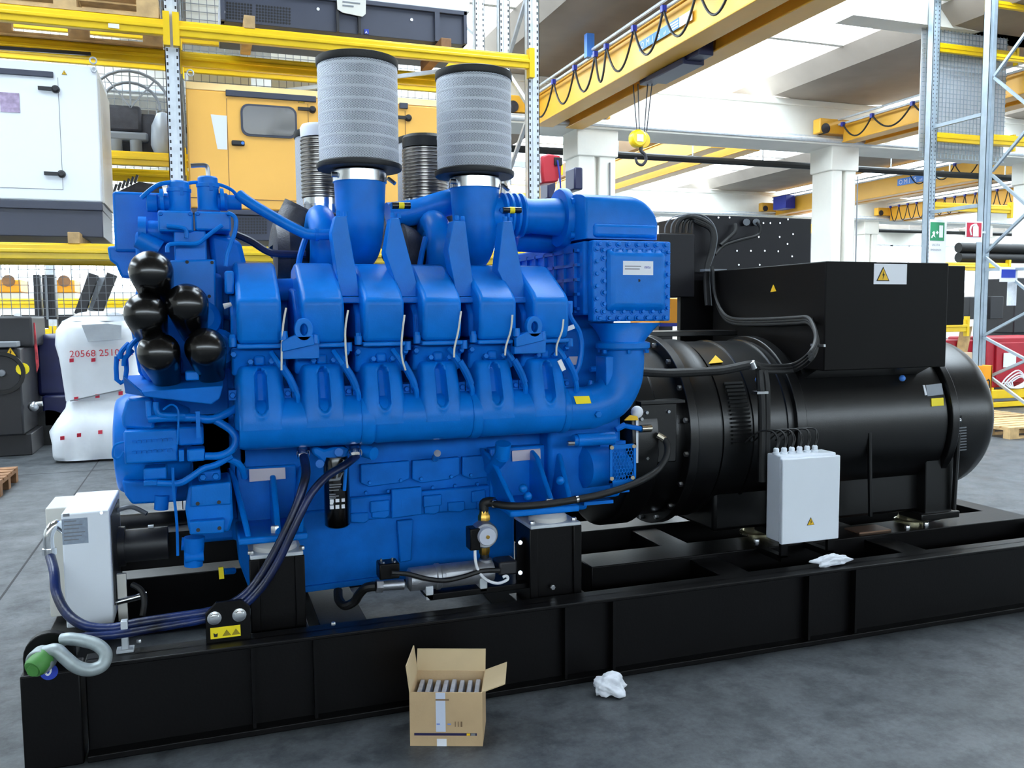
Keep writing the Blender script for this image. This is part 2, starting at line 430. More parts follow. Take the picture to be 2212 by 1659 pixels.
def crane(label, x0, x1, gw, y0, y1, z0, h, ys=None, sign=None, drop=.45):
    t = thing('overhead_crane', label, 'crane', ((x0+x1)/2, (y0+y1)/2, z0))
    for xa in (x0, x1-gw):
        g = MB(); girder(g, xa, xa+gw, y0, y1, z0, z0+h); build('girder', g, CRANEY, t, .008)
    e = MB().box(x0-.55, x1+.55, y1-.02, y1+.2, 5.13, 5.42)
    build('end_truck', e, CRANEY, t, .02)
    for xw in (x0-.42, x1+.42): build('wheel', MB().cyl((xw, y1-.04, 5.22), (xw, y1+.16, 5.22), .1, n=16), CASTIRON, t)
    if ys:
        build('cable_track', MB().cyl((x0-.1, y0, z0+h+.06), (x0-.1, y1, z0+h+.06), .022, n=8).cyl((x0-.1, y0, z0+h-.04), (x0-.1, y1, z0+h-.04), .022, n=8), GALV, t)
        festoon(t, x0-.1, z0+h-.06, ys, drop)
    if sign: omis(t, x0, *sign)
    return t
c1 = crane('yellow double girder overhead crane reaching over the generator set, hook hanging down', 5.69, 6.62, .34, 2.5, 14.75, 4.91, .52,
      [14.6, 13.51, 12.65, 11.9, 11.53, 10.69, 9.9, 9.1, 8.3, 7.5, 6.6], (10.82, 9.46, 5.11, .125))
build('blue_junction_box', MB().box(5.5, 5.62, 12.1, 12.2, 5.38, 5.72), SIGNB, c1)
tr = build('trolley', MB().box(6.05, 6.27, 9.9, 11.5, 4.86, 5.3).box(6.0, 6.32, 10.2, 11.2, 4.82, 4.9), mat('trolley dark blue', (20, 24, 60), .4), c1, .01)
hk = P(1385, 300, 11.528); hx, hy, hz = hk.x, hk.y, hk.z
for dx, dy in ((-.07, .12), (-.03, .05), (.05, -.1), (.09, -.16)):
    build('rope', MB().cyl((hx+dx*.6, hy+dy*.4, hz+.1), (hx+dx, hy+dy, 4.9), .008, n=6), CASTIRON, c1)
hb = MB().lathe((hx-.05, hy-.06, hz), (0, 1, 0), [(0, .1), (.02, .125), (.06, .13), (.12, .13)], 20).lathe((hx+.06, hy+.05, hz), (0, 1, 0), [(0, .12), (.08, .12)], 20)
hbo = plab(build('hook_block', hb, YEL, c1, .01), 'yellow pulley block of the crane hook')
build('block_label', MB().box(hx-.1, hx-.0, hy-.07, hy-.062, hz-.05, hz+.05), LABW, hbo)
hp = [(hx, hy, hz-.1), (hx, hy, hz-.17), (hx+.06, hy, hz-.22), (hx+.08, hy, hz-.30), (hx+.02, hy, hz-.37), (hx-.06, hy, hz-.35), (hx-.09, hy, hz-.27)]
build('hook', MB().tube(hp, .028, 8, 5, .02), CASTIRON, c1)
c2 = crane('yellow overhead crane riding the runway beam behind the tall rack', 12.24, 13.1, .3, 3.5, 14.6, 4.97, .38, [14.4, 13.6, 12.6, 11.6], None, .3)
c3 = crane('distant yellow crane with a blue motor box beside the right column', 19.3, 20.1, .32, 16.2, 26.4, 5.0, .55, [20, 19.2, 18.4, 17.6], (20.6, 18.9, 5.22, .2), .35)
build('motor_box', MB().box(18.85, 19.25, 25.2, 25.9, 5.1, 5.55), BLUEPL, c3, .02)
c4 = crane('yellow overhead crane in the next bay behind the left column', 10.1, 11.3, .35, 16.0, 26.4, 5.0, .5, None, (21.3, 20.8, 5.15, .2))
c5 = crane('far yellow crane low behind the red hose reel', 4.6, 5.6, .35, 16.3, 26.4, 4.95, .5, [26, 24.5, 23, 21.5, 20, 18.5, 17], None, .5)
for i in range(2): build('control_box', MB().box(4.48, 4.6, 0, .3, 0, .28), mat('trolley dark blue', (20, 24, 60), .4), c5, .02).location = (0, at(1216, 394, X=4.45).y-.3+.9*i, at(1216, 416, X=4.45).z)
c6 = crane('far yellow crane with a close row of hanging cable loops behind the signs', 24.4, 25.4, .35, 16.6, 26.4, 4.95, .55, [26.2-.42*i for i in range(22)], None, .55)

# ================================================================ left pallet rack
def upright(mb, x, y, z1, w=.1, d=.08):
    """channel post open at the back with a folded lip"""
    mb.box(x-w/2, x+w/2, y, y+.006, 0, z1).box(x-w/2, x-w/2+.006, y, y+d, 0, z1).box(x+w/2-.006, x+w/2, y, y+d, 0, z1)
    mb.box(x-w/2, x-w/2+.03, y+d-.006, y+d, 0, z1).box(x+w/2-.03, x+w/2, y+d-.006, y+d, 0, z1)
    mb.box(x-.012, x+.012, y-.008, y+.004, 0, z1)
def slots(parent, x, y, z0, z1, w=.1, rows=(-.034, .034), step=.05):
    b = MB(); z = z0
    while z < z1:
        for r_ in rows: b.box(x+r_-.006, x+r_+.006, y-.001, y+.002, z, z+.022)
        z += step
    o = build('slot_row', b, DARKM, parent); o['kind'] = 'stuff'
def beam(x0, x1, y, z0, z1, parent, d=.05):
    b = MB()
    h = z1-z0
    b.box(x0+.05, x1-.05, y, y+d, z0, z1-.012).box(x0+.05, x1-.05, y-.012, y+d, z0+h*.38, z0+h*.62).box(x0+.05, x1-.05, y+.012, y+d, z1-.02, z1)
    o = build('beam', b, YEL, parent, .006)
    for xa in (x0+.01, x1-.055):
        build('beam_connector', MB().box(xa, xa+.045, y-.012, y+.06, z0-.07, z1+.05), YEL, o)
    return o
rk = thing('pallet_rack', 'galvanised pallet rack with yellow beams standing behind the blue engine', 'rack', (1.2, 7.2, 0))
UX = (-2.97, -.14, 2.653)
for x in UX:
    for y in (6.9, 7.62):
        b = MB(); upright(b, x, y, 5.6); u = build('upright', b, GALV, rk)
        if x > -1 and y < 7: slots(u, x, y, 2.2, 4.3)
        if x > -1 and y > 7: slots(u, x, y, 3.5, 4.4)
    for k in range(5):
        za = .3+k*1.0
        build('brace', MB().bar((x, 6.97, za), (x, 7.62, za+.5), .03, .03), GALV, rk)
        build('brace', MB().bar((x, 7.62, za+.5), (x, 6.97, za+1.0), .03, .03), GALV, rk)
for x0, x1 in zip(UX, UX[1:]):
    for z in (2.0, 3.6):
        for y in (6.86, 7.63): beam(x0, x1, y, z, z+.115, rk)
build('floor_brace', MB().bar((-1.4, 7.0, 3.45), (-.75, 7.6, 3.62), .025, .025), DARKM, rk)
build('floor_brace', MB().bar((.5, 7.55, 3.4), (1.9, 7.0, 3.56), .02, .03), GALV, rk)
for x, z in ((-.55, 3.61), (.05, 2.02)):
    build('rating_label', MB().box(x, x+.07, 6.843, 6.846, z-.0, z+.03), LABW, rk)

ZE = P(285, 326, 8.33).z
rb2 = thing('pallet_rack', 'second galvanised rack with wire mesh back standing behind the first rack', 'rack', (1.2, 8.8, 0))
for x in UX:
    for y in (8.36, 9.3):
        b = MB(); upright(b, x, y, 5.6); u = build('upright', b, GALV, rb2)
        if x > 1 and y < 9: slots(u, x, y, 3.3, 4.6)
    for k in range(5):
        za = .3+k*1.0
        build('brace', MB().bar((x, 8.4, za), (x, 9.3, za+.5), .03, .03), GALV, rb2)
        build('brace', MB().bar((x, 9.3, za+.5), (x, 8.4, za+1.0), .03, .03), GALV, rb2)
for x0, x1 in zip(UX, UX[1:]):
    for z in (ZE-.12, 3.98):
        for y in (8.33, 9.31): beam(x0, x1, y, z, z+.12, rb2)
for x0, x1 in zip(UX, UX[1:]):
    b = MB(); s_ = .075; x = x0+.06
    while x < x1-.05: b.box(x, x+.006, 9.42, 9.426, 1.6, 5.4); x += s_
    z = 1.6
    while z < 5.4: b.box(x0+.05, x1-.05, 9.426, 9.432, z, z+.006); z += s_
    o = build('wire_mesh', b, GREYP, rb2); o['kind'] = 'stuff'
for z in (3.1, 4.3): build('panel_sheet', MB().box(-.05, .55, 9.45, 9.47, z, z+.95), CREAM, rb2)
build('panel_sheet', MB().box(.75, 1.4, 9.45, 9.47, 3.6, 4.9), CREAM, rb2)

# ---- pallets and blocks on the rack
def pallet(name, label, x0, y0, z0, L=1.2, W=.8, group=None, mt=WOOD):
    t = thing(name, label, 'pallet', (x0+L/2, y0+W/2, z0), group)
    for i in range(3):
        for j in range(3):
            build('block', MB().box(x0+i*(L-.145)/2, x0+i*(L-.145)/2+.145, y0+j*(W-.1)/2, y0+j*(W-.1)/2+.1, z0+.022, z0+.1), mt, t)
    for j in range(3): build('bottom_board', MB().box(x0, x0+L, y0+j*(W-.1)/2, y0+j*(W-.1)/2+.1, z0, z0+.022), mt, t)
    for i in range(3): build('stringer_board', MB().box(x0+i*(L-.145)/2, x0+i*(L-.145)/2+.145, y0, y0+W, z0+.1, z0+.122), mt, t)
    for j in range(5): build('deck_board', MB().box(x0, x0+L, y0+j*(W-.13)/4, y0+j*(W-.13)/4+.13, z0+.122, z0+.144), mt, t)
    return t
pallet('wooden_pallet', 'pale wooden pallet on the upper rack beam, nearest the left upright', -1.42, 6.87, 3.715, mt=WOOD)
pallet('wooden_pallet', 'pale wooden pallet on the upper rack beam at the left picture edge', -2.66, 6.87, 3.715, mt=WOOD)
def block(label, px0, py0, px1, py1, Y, dep, mt=WOOD):
    o = build('wooden_block', pbox(MB(), px0, py0, px1, py1, Y, dep), mt, None, .004); tag(o, label, 'block', 'wooden support blocks'); return o
block('light wooden block under the left end of the white canopy base', 146, 501, 172, 526, 6.86, .7)
block('light wooden block on the upper beam under the perforated grey base', 527, 33, 551, 61, 6.86, .7)
block('brown wooden block on the upper beam under the right end of the grey base', 953, 82, 975, 105, 6.88, .7, WOODD)

# ---- white canopy generator on the left bay
def canopy_ring(parent, x, y, z, r=.022):
    pts = [(x+r*math.cos(a), y, z+r*math.sin(a)) for a in [2*math.pi*i/12 for i in range(13)]]
    build('lifting_ring', MB().tube(pts, .006, 6, 1), GALV, parent)
def latch(parent, x, y, z):
    b = MB().box(x-.1, x, y-.02, y, z-.012, z+.012).lathe((x+.01, y, z), (0, -1, 0), [(0, .028), (.02, .026), (.03, .015)], 14)
    build('door_latch', b, DARKM, parent)
cw = thing('generator_canopy', 'white soundproof generator canopy on dark base, on the left rack bay', 'generator', (-1.75, 7.4, 2.12))
xr = -.652
bd = build('body', MB().box(-2.9, xr, 7.0, 7.75, 2.42, 3.38), CANW, cw, .012)
build('corner_post', MB().box(xr, xr+.012, 7.03, 7.75, 2.42, 3.3), CREAM, cw)
build('base_frame', MB().box(-2.9, xr-.005, 7.02, 7.75, 2.17, 2.38).box(-2.9, xr, 7.0, 7.75, 2.36, 2.42), DGREY, cw, .006)
build('base_joint', MB().box(-1.38, -1.37, 7.012, 7.022, 2.18, 2.36), DARKM, cw)
build('door_gap', MB().box(-.905, -.902, 6.998, 7.0, 2.5, 3.28).box(-2.0, -.905, 6.998, 7.0, 2.5, 2.503), GREYP, cw)
build('drip_rail', MB().box(-2.9, -.93, 6.985, 7.0, 3.275, 3.315), DGREY, cw, .004)
latch(cw, P(117, 193, 7).x, 7.0, P(117, 193, 7).z); latch(cw, P(130, 376, 7).x, 7.0, P(130, 376, 7).z)
canopy_ring(cw, P(201, 136, 7).x, 7.01, 3.42); canopy_ring(cw, P(203, 150, 7).x, 6.99, 3.35, .016)
build('data_sheet', pbox(MB(), 0, 200, 42, 242, 6.995, .004), mat('lilac print', (170, 150, 180), .5, var=.25, vscale=30), cw)
o = warn_triangle(cw, P(133, 161, 6.998), (1,0,0), (0,0,1), .035)

# ---- orange-yellow canopy generator on the middle bay
cy = thing('generator_canopy', 'orange yellow generator canopy with a window in its door, behind the filters', 'generator', (1.0, 7.4, 2.12))
XL, XR_ = -.06, 2.13
build('body', MB().box(XL, XR_, 7.0, 7.75, 2.40, 3.27), ORANGE, cy, .012)
build('roof', MB().prism([(XL, 7.0, 3.27), (XL, 7.04, 3.335), (XL, 7.75, 3.335), (XL, 7.75, 3.27)], (XR_-XL, 0, 0)), mat('canopy roof highlight yellow', (250, 214, 150), .4), cy, .008)  # bright highlight along the top is put into this paler roof colour
build('base_frame', MB().box(XL, XR_, 7.02, 7.75, 2.17, 2.36).box(XL, XR_, 7.0, 7.75, 2.36, 2.40), DGREY, cy, .006)
build('drip_rail', MB().box(P(487, 190, 7).x, P(682, 200, 7).x, 6.98, 7.0, 3.235, 3.28), DGREY, cy, .004)
build('drip_rail', MB().box(P(862, 215, 7).x, P(880, 215, 7).x, 6.98, 7.0, 3.235, 3.28), DGREY, cy, .004)
for px in (492, 667, 876):
    x = P(px, 300, 7).x; build('door_gap', MB().box(x-.002, x+.002, 6.998, 7.0, 2.46, 3.22), WOODD, cy)
build('bottom_crease', MB().box(XL, XR_, 6.996, 7.0, 2.475, 2.48), WOODD, cy)
a, c = P(520, 263, 7), P(641, 263, 7); z1 = P(580, 228, 7).z; z0 = P(580, 297, 7).z
def rrect(x0, x1, z0, z1, y, r, n=5):
    pts = []
    for (cx, cz, a0) in ((x1-r, z1-r, 0), (x0+r, z1-r, 90), (x0+r, z0+r, 180), (x1-r, z0+r, 270)):
        for i in range(n+1):
            an = math.radians(a0+90*i/n); pts.append((cx+r*math.cos(an), y, cz+r*math.sin(an)))
    return pts
wf = build('door_window', MB().prism(rrect(a.x, c.x, z0, z1, 6.985, .06), (0, .015, 0)), DGREY, cy)
wg = mat('reflecting window glass', (40, 42, 48), .04, spec=1., coat=1.)
build('window_glass', MB().prism(rrect(a.x+.015, c.x-.015, z0+.015, z1-.015, 6.98, .05), (0, .006, 0)), mat('dark reflective pane', (210, 214, 220), .05, .9), wf)
p = P(515, 310, 7); build('door_handle', MB().box(p.x-.05, p.x+.045, 6.975, 7.0, p.z-.02, p.z+.02), DARKM, cy, .01)
build('lock_lamp', MB().cyl((p.x+.03, 6.97, p.z), (p.x+.03, 6.976, p.z), .012, n=10), SIGNB, cy)
latch(cy, P(672, 237, 7).x, 7.0, P(672, 237, 7).z); latch(cy, P(879, 255, 7).x, 7.0, P(879, 255, 7).z)
canopy_ring(cy, P(411, 155, 7).x, 7.03, P(411, 155, 7).z)
build('paper_sheet', MB().prism([P(455, 247, 6.997), P(490, 250, 6.997), P(491, 323, 6.997), P(470, 322, 6.997)], (0, .002, 0)), LABW, cy)
hd = MB()
for i in range(12):
    for j in range(6):
        p = P(506+i*6.2, 473+j*6.0, 7.018); hd.cyl(p, p+V((0, .004, 0)), .0085, n=8)
o = build('vent_hole', hd, DARKM, cy); o['kind'] = 'stuff'
build('base_slot', pbox(MB(), 601, 500, 632, 512, 7.015, .006), INK, cy)
o = warn_triangle(cy, P(644, 222, 6.998), (1,0,0), (0,0,1), .05)

# ---- grey base of the white canopy on the top level
cg = thing('generator_canopy', 'slate grey perforated generator base with white canopy, on the top rack level', 'generator', (1.15, 7.4, 3.75))
zt = 4.05; zb = 3.79
gx0, gx1 = .205, 2.115
build('base_frame', MB().box(gx0, gx1, 7.03, 7.75, zb, zt-.03).box(gx0, gx1, 7.0, 7.75, zt-.035, zt).box(gx0, gx0+.03, 7.0, 7.1, zb, zt).box(gx1-.03, gx1, 7.0, 7.1, zb, zt), DGREY, cg, .004)
for px in (730, 777): x = P(px, 60, 7).x; build('rib', MB().box(x-.01, x+.01, 7.0, 7.04, zb, zt-.03), DARKM, cg)
x = P(945, 60, 7).x; build('rib', MB().box(x-.02, x+.02, 7.0, 7.04, zb, zt-.03), DGREY, cg)
build('canopy_body', MB().box(gx0+.1, gx1+.03, 7.02, 7.75, zt+.0, zt+1.1), CANW, cg, .01)
hd = MB()
for i in range(22):
    if i == 9: continue
    for j in range(6):
        p = P(491+i*6.4, 6+j*6.4+i*.62, 7.028); hd.cyl(p, p+V((0, .004, 0)), .009, n=8)
o = build('vent_hole', hd, INK, cg); o['kind'] = 'stuff'
for px, py in ((687, 20), (889, 43), (483, 26)):
    p = P(px, py, 7.03); build('bolt', MB().cyl(p, p+V((0, -.008, 0)), .012, n=10), LABW, cg)
b = MB().prism([P(727, -20, 6.99), P(791, -14, 6.99), P(790, 30, 6.99), P(783, 36, 6.99), P(740, 27, 6.99), P(729, 20, 6.99)], (0, .006, 0))
tg = build('hanging_tag', b, CREAM, cg)
for i in range(2): build('tag_print', pbox(MB(), 740, 4+i*7, 778-i*14, 7+i*7, 6.987, .002), GREYP, tg)
tl = build('blue_mark', pbox(MB(), 787, 63, 797, 73, 7.02, .004), INKB, cg)
text('letter', 'A', .03, LABW, P(788.5, 72, 7.018), (1,0,0), (0,0,1), tl)

# ---- clutter on the second rack
def rand_crate(label, cat, x0, x1, y0, y1, z0, z1, mt, bevel=.01):
    o = build(cat.replace(' ', '_'), MB().box(x0, x1, y0, y1, z0, z1), mt, None, bevel); tag(o, label, cat); return o
# bare engine block with fan guard behind the left upright
eb = thing('bare_engine', 'bare dark grey engine with round fan guard on the rear rack, left of upright', 'engine', (-.65, 8.8, 2.75))
for k, r_ in enumerate((.33, .24)):
    c0 = P(282, 232, 8.5)
    pts = [(c0.x+r_*math.cos(a), 8.5+.06*k, c0.z+r_*.95*math.sin(a)) for a in [math.pi*i/12 for i in range(13)]]
    build('fan_guard', MB().tube(pts, .014, 6, 1), GREYP, eb)
for a in (.9, 1.57, 2.2): build('guard_spoke', MB().bar((c0.x, 8.5, c0.z), (c0.x+.33*math.cos(a), 8.5, c0.z+.31*math.sin(a)), .012, .012), GREYP, eb)
build('crankcase', MB().box(-.98, -.32, 8.6, 9.2, ZE, c0.z-.02).box(-.9, -.45, 8.55, 9.1, ZE+.2, c0.z+.03), CASTIRON, eb, .03)
build('cylinder_head', MB().box(-.92, -.4, 8.52, 8.7, ZE+.12, ZE+.2), GREYP, eb, .02)
for x in (-.85, -.66, -.5): build('mount_foot', MB().cyl((x, 8.5, ZE), (x, 8.5, ZE+.12), .05, n=12), GREYP, eb)
wr = build('wrapped_bundle', MB().lathe((-.27, 8.48, ZE+.002), (0,0,1), [(0, .08), (.08, .11), (.25, .1), (.36, .05), (.38, .01)], 14), FILMG, None)
tag(wr, 'bundle wrapped in crumpled clear film behind the rack upright', 'bundle')
hp = thing('machine_cover', 'dark slatted sloping machine cover lying above the blue tank', 'machine', (-.6, 8.7, 2.1))
build('cover', MB().prism([P(240, 420, 8.5), P(300, 392, 8.5), P(350, 400, 8.5), P(350, 440, 8.5), P(240, 440, 8.5)], (0, .4, 0)), CASTIRON, hp, .01)
for i in range(6): build('slat', MB().bar(P(246+i*9, 415-i*4, 8.48), P(252+i*9, 398-i*4, 8.48), .02, .02), DARKM, hp)

# ---- red hose reel on the right upright of the first rack
rr = thing('hose_reel', 'dark red hose reel hanging beside the right rack upright', 'hose reel', (3.6, 8.9, 2.9))
b = MB()
pr = [(1171, 336), (1185, 332), (1212, 336), (1214, 350), (1213, 388), (1200, 394), (1174, 396), (1171, 370)]
build('housing', ppoly(b, pr, 8.9, .22), RED, rr, .02)
build('outlet', pbox(MB(), 1198, 340, 1215, 357, 8.88, .05), INK, rr, .004)
build('wall_bracket', pbox(MB(), 1163, 334, 1171, 394, 8.95, .1), GALV, rr)
build('blue_hose', MB().tube([P(1204, 346, 8.86), P(1209, 380, 8.85), P(1211, 410, 8.85), P(1211, 445, 8.85)], .01, 6, 3), BLUEPL, rr)
build('white_cord', MB().tube([P(1208, 385, 8.87), P(1197, 420, 8.87), P(1183, 448, 8.87)], .008, 6, 3), CREAM, rr)
build('yellow_tag', pbox(MB(), 1211, 356, 1216, 378, 8.95, .02), LABY, rr)
build('reel_arm', MB().bar((2.68, 8.98, 3.2), (3.55, 8.98, 3.2), .04, .06), GALV, rr)
build('reel_arm', MB().bar((2.68, 8.98, 3.2), (2.66, 9.32, 3.2), .04, .06), GALV, rr)

# ================================================================ left floor area beyond the rack
def at0(px, py): return at(px, py, Z=0)
# wrapped load
base = at(190, 992, Z=0); yw = 10.9
prof = [(995, 118), (985, 116), (935, 111), (905, 128), (885, 143), (868, 146), (800, 141), (745, 131), (712, 133), (694, 145), (678, 178), (672, 205)]
cxp = 222
rings = []
for py, px in prof:
    a = P(px, py, yw-.3); c = P(cxp, py, yw-.3); rings.append((max(0, a.z), (c.x-a.x)))
ctr = P(cxp, 900, yw)
def wrap_mesh(rings, i0, i1, dz=0):
    b = MB(); n = 40; vs = []; fs = []; rg = rings[i0:i1]
    for j, (z, hx) in enumerate(rg):
        for i in range(n):
            a = 2*math.pi*i/n; ca, sa = math.cos(a), math.sin(a)
            q = (abs(ca)**5+abs(sa)**5)**(-1/5)
            wob = 1+.025*math.sin(5*a+j*1.3)+.02*math.sin(9*a-j*2.1)
            vs.append((ctr.x+hx*ca*q*wob, yw+hx*.85*sa*q*wob, z+dz+.012*math.sin(4*a+j)*(0 < j < len(rg)-1)))
    for j in range(len(rg)-1):
        for i in range(n): fs.append((j*n+i, j*n+(i+1) % n, (j+1)*n+(i+1) % n, (j+1)*n+i))
    fs += [tuple(range(n-1, -1, -1)), tuple(range((len(rg)-1)*n, len(rg)*n))]
    return b.add(vs, fs)
wp = thing('wrapped_load', 'load wrapped in white plastic film with red tape on the floor behind the engine', 'wrapped load', (ctr.x, yw, 0))
build('lower_wrap', wrap_mesh(rings, 0, 6), FILM, wp, ang=60)
build('upper_wrap', wrap_mesh(rings, 5, 10), FILM, wp, ang=60)
build('film_cap', wrap_mesh(rings, 9, 12), FILMG, wp, ang=60)
def wy(py):
    z = P(200, py, 10.5).z
    for (z0, h0), (z1, h1) in zip(rings, rings[1:]):
        if min(z0, z1) <= z <= max(z0, z1): return yw-.85*(h0+(h1-h0)*(z-z0)/(z1-z0+1e-6))-.02
    return yw-.45
def wprism(pts, name, mt, dy=0.):
    vs = [P(x, y, wy(y)-dy) for x, y in pts]
    return build(name, MB().prism(vs, (0, .012, 0)), mt, wp)
wprism([(176, 702), (232, 699), (262, 703), (262, 733), (190, 738)], 'grey_patch', FILMG, .06)
def redtape(y0, y1, xs):
    for i, x in enumerate(xs):
        yy = y0+(y1-y0)*i/max(1, len(xs)-1)
        wprism([(x, yy), (x+9, yy-1), (x+9, yy+7), (x, yy+8)], 'red_print', REDS, .01)
redtape(775, 773, (150, 197, 250)); redtape(858, 846, (160, 206, 256)); redtape(943, 930, (130, 166, 212))
text('handwriting', '20568 25105-2', .105, INKR, P(150, 772, wy(772)-.015), (1, 0, .02), (0, 0, 1), wp)
build('tape_seam', MB().bar(P(152, 866, wy(866)), P(262, 842, wy(842)), .03, .012), GREYP, wp)
# pallet at the left edge, seen from its corner
pa = pallet('wooden_pallet', 'worn pallet with a timber on top, on the floor at the left picture edge', -2.95, 8.75, 0, mt=WOODD)
o = build('timber', MB().box(-3.0, -2.05, 9.0, 9.1, .145, .26), WOOD, None, .004); tag(o, 'squared timber lying on the worn pallet at the left edge', 'timber')
# dark machine at the left edge
dm = thing('dark_generator', 'dark machine with round fan opening and warning triangle at the left picture edge', 'machine', (-2.6, 11.6, 0))
def d(px, py, Y=11.2): return P(px, py, Y)
build('body', MB().box(-3.4, d(48, 850).x, 11.2, 12.4, .25, d(30, 752).z), DARKM, dm, .02)
build('top_housing', MB().box(-3.4, d(60, 720).x, 11.5, 12.4, d(30, 752).z, d(30, 683, 11.5).z), DARKM, dm, .03)
build('foot', MB().box(-3.3, d(62, 900).x, 11.3, 12.3, 0, .25), DARKM, dm, .01)
build('lid', MB().box(-3.4, d(37, 745).x, 11.15, 11.4, d(20, 750).z, d(20, 738).z), GREYP, dm, .01)
c0 = d(4, 806, 11.19); build('fan_ring', MB().lathe(c0, (0, -1, 0), [(0, .24), (.03, .24), (.03, .2), (.0, .19)], 28, False), RUBBER, dm)
build('fan_hub', MB().lathe(c0, (0, -1, 0), [(0, .04), (.03, .035), (.035, .01)], 12), GREYP, dm)
warn_triangle(dm, d(9, 770, 11.19), (1,0,0), (0,0,1), .13)
build('yellow_tag', MB().lathe(d(49, 797, 11.19), (0, -1, 0), [(0, .07), (.006, .07)], 14), LABY, dm)
build('tape_strip', MB().prism([d(70, 697, 11.6), d(75, 697, 11.6), d(84, 790, 11.6), d(79, 805, 11.6)], (0, .02, 0)), mat('red white tape', (190, 60, 70), .5, var=.5, vscale=14), dm)
build('chrome_fitting', MB().sph(d(72, 878, 11.3), .06).cyl(d(64, 875, 11.3), d(92, 872, 11.3), .03, n=10), STEEL, dm)
build('white_sticker', MB().prism([d(29, 682, 11.48), d(47, 684, 11.48), d(44, 677, 11.48), d(33, 676, 11.48)], (0, .01, 0)), LABW, dm)
bm_ = thing('blue_machine', 'dark blue machine standing between dark generator and white wrapped load', 'machine', (-1.7, 12.7, 0))
navy = mat('navy machine paint', (20, 26, 70), .4, var=.15, vscale=5)
build('body', MB().box(P(78, 800, 12.2).x, P(150, 800, 12.2).x, 12.2, 13.2, .6, P(110, 723, 12.2).z), navy, bm_, .05)
build('skirt', MB().box(P(92, 900, 12.1).x, P(150, 900, 12.1).x, 12.1, 13.2, .22, .62), navy, bm_, .03)
build('wheel', MB().cyl((P(108, 930, 12.1).x, 12.1, .22), (P(108, 930, 12.1).x, 12.3, .22), .22, n=20), RUBBER, bm_)
build('lamp', MB().sph(P(134, 756, 12.15), .06), LABW, bm_)
# forklift mast and guard behind
fk = thing('forklift', 'dark forklift with slanted cab guard, half hidden behind the wrapped load', 'forklift', (-1.5, 14.2, 0))
for px, wd in ((73, 14), (92, 20), (108, 12)):
    build('mast', pbox(MB(), px, 593, px+wd, 690, 14, .2), DARKM, fk, .01)
build('mast_chain', pbox(MB(), 98, 596, 103, 690, 13.96, .03), GREYP, fk)
for a, c in (((203, 592), (172, 680)), ((243, 592), (211, 672))):
    build('guard_pillar', MB().bar(P(*a, 14), P(*c, 14), .14, .12, (0,1,0)), DARKM, fk, .01)
build('windscreen', MB().prism([P(212, 600, 14.05), P(236, 600, 14.05), P(208, 676, 14.05), P(190, 670, 14.05)], (0, .02, 0)), FILMG, fk)
build('chassis', MB().box(P(75, 800, 14).x, P(250, 800, 14).x, 14.05, 15.2-.7, .15, 1.2), DARKM, fk, .05)
for px in (85, 240): build('wheel', MB().cyl((P(px, 800, 14).x, 14.0, .2), (P(px, 800, 14).x, 14.25, .2), .2, n=20), RUBBER, fk)
# rack with orange machines far behind on the left
fr = thing('pallet_rack', 'far rack with yellow beams seen under the first rack on the left', 'rack', (-1, 17, 0))
for x in (-6, -2.4, 1.2):
    b = MB(); upright(b, x, 16.6, 4.2, .14, .1); build('upright', b, GALV, fr)
for x0, x1 in ((-6, -2.4), (-2.4, 1.2)):
    for z in (P(60, 663, 16.6).z, P(110, 722, 16.6).z-.05): beam(x0, x1, 16.55, z-.02, z+.14, fr, .06)
zb_ = P(60, 663, 16.6).z+.12
for i, (pa_, pb_, lab) in enumerate(((-6, 44, 'small orange generator on the far rack at the left picture edge'), (117, 161, 'small orange generator on the far rack left of forklift guard'))):
    t = thing('orange_generator', lab, 'generator', (P((pa_+pb_)/2, 640, 16.7).x, 17, zb_), 'orange generators on the far rack')
    xa, xb = P(pa_, 620, 16.7).x, P(pb_, 620, 16.7).x
    build('body', MB().box(xa, xb, 16.7, 17.5, zb_+.12, P(60, 604, 16.7).z), ORANGE2, t, .02)
    build('base_frame', MB().box(xa, xb, 16.72, 17.5, zb_, zb_+.12), CREAM, t)
    build('exhaust_opening', MB().cyl(((xa+xb)/2, 16.69, zb_+.32), ((xa+xb)/2, 16.7, zb_+.32), .1, n=14), WOODD, t)
t = build('dark_crate', MB().box(-3.2, .3, 16.7, 17.5, P(60, 722, 16.6).z+.1, P(60, 680, 16.6).z), DARKM, None, .02); tag(t, 'long row of dark crates on the lower far rack beam', 'crate')

# ================================================================ right rack
RX = 10.4
r1 = thing('pallet_rack', 'tall galvanised rack with diagonal braces at the right picture edge', 'rack', (11.5, 8.8, 0))
b = MB(); upright(b, RX, 9.4, 7.5, .13, .11); u = build('upright', b, GALV_SHADE, r1)
b = MB(); upright(b, RX, 8.3, 7.5, .13, .11); build('upright', b, GALV_SHADE, r1)
def py_at(px, py): return at(px, py, X=RX)
for a, c in (((2148, 165), (2260, 10)), ((2148, 168), (2260, 260)), ((2143, 370), (2260, 230)), ((2143, 378), (2260, 480)), ((2125, 725), (2260, 652)), ((2125, 728), (2260, 800)), ((2130, 545), (2260, 420)), ((2128, 555), (2260, 660)), ((2140, 812), (2260, 760)), ((2140, 815), (2260, 905))):
    pa_, pb_ = py_at(*a), py_at(*c)
    build('brace', MB().bar(pa_, pb_, .035, .035), GALV_SHADE, r1)
build('frame_tie', MB().bar(py_at(2130, 583), py_at(2250, 580), .04, .04), GALV_SHADE, r1)
r2 = thing('pallet_rack', 'rear galvanised rack with yellow beams and wire mesh, left of the right rack', 'rack', (11.8, 11, 0))
yb_ = 10.4
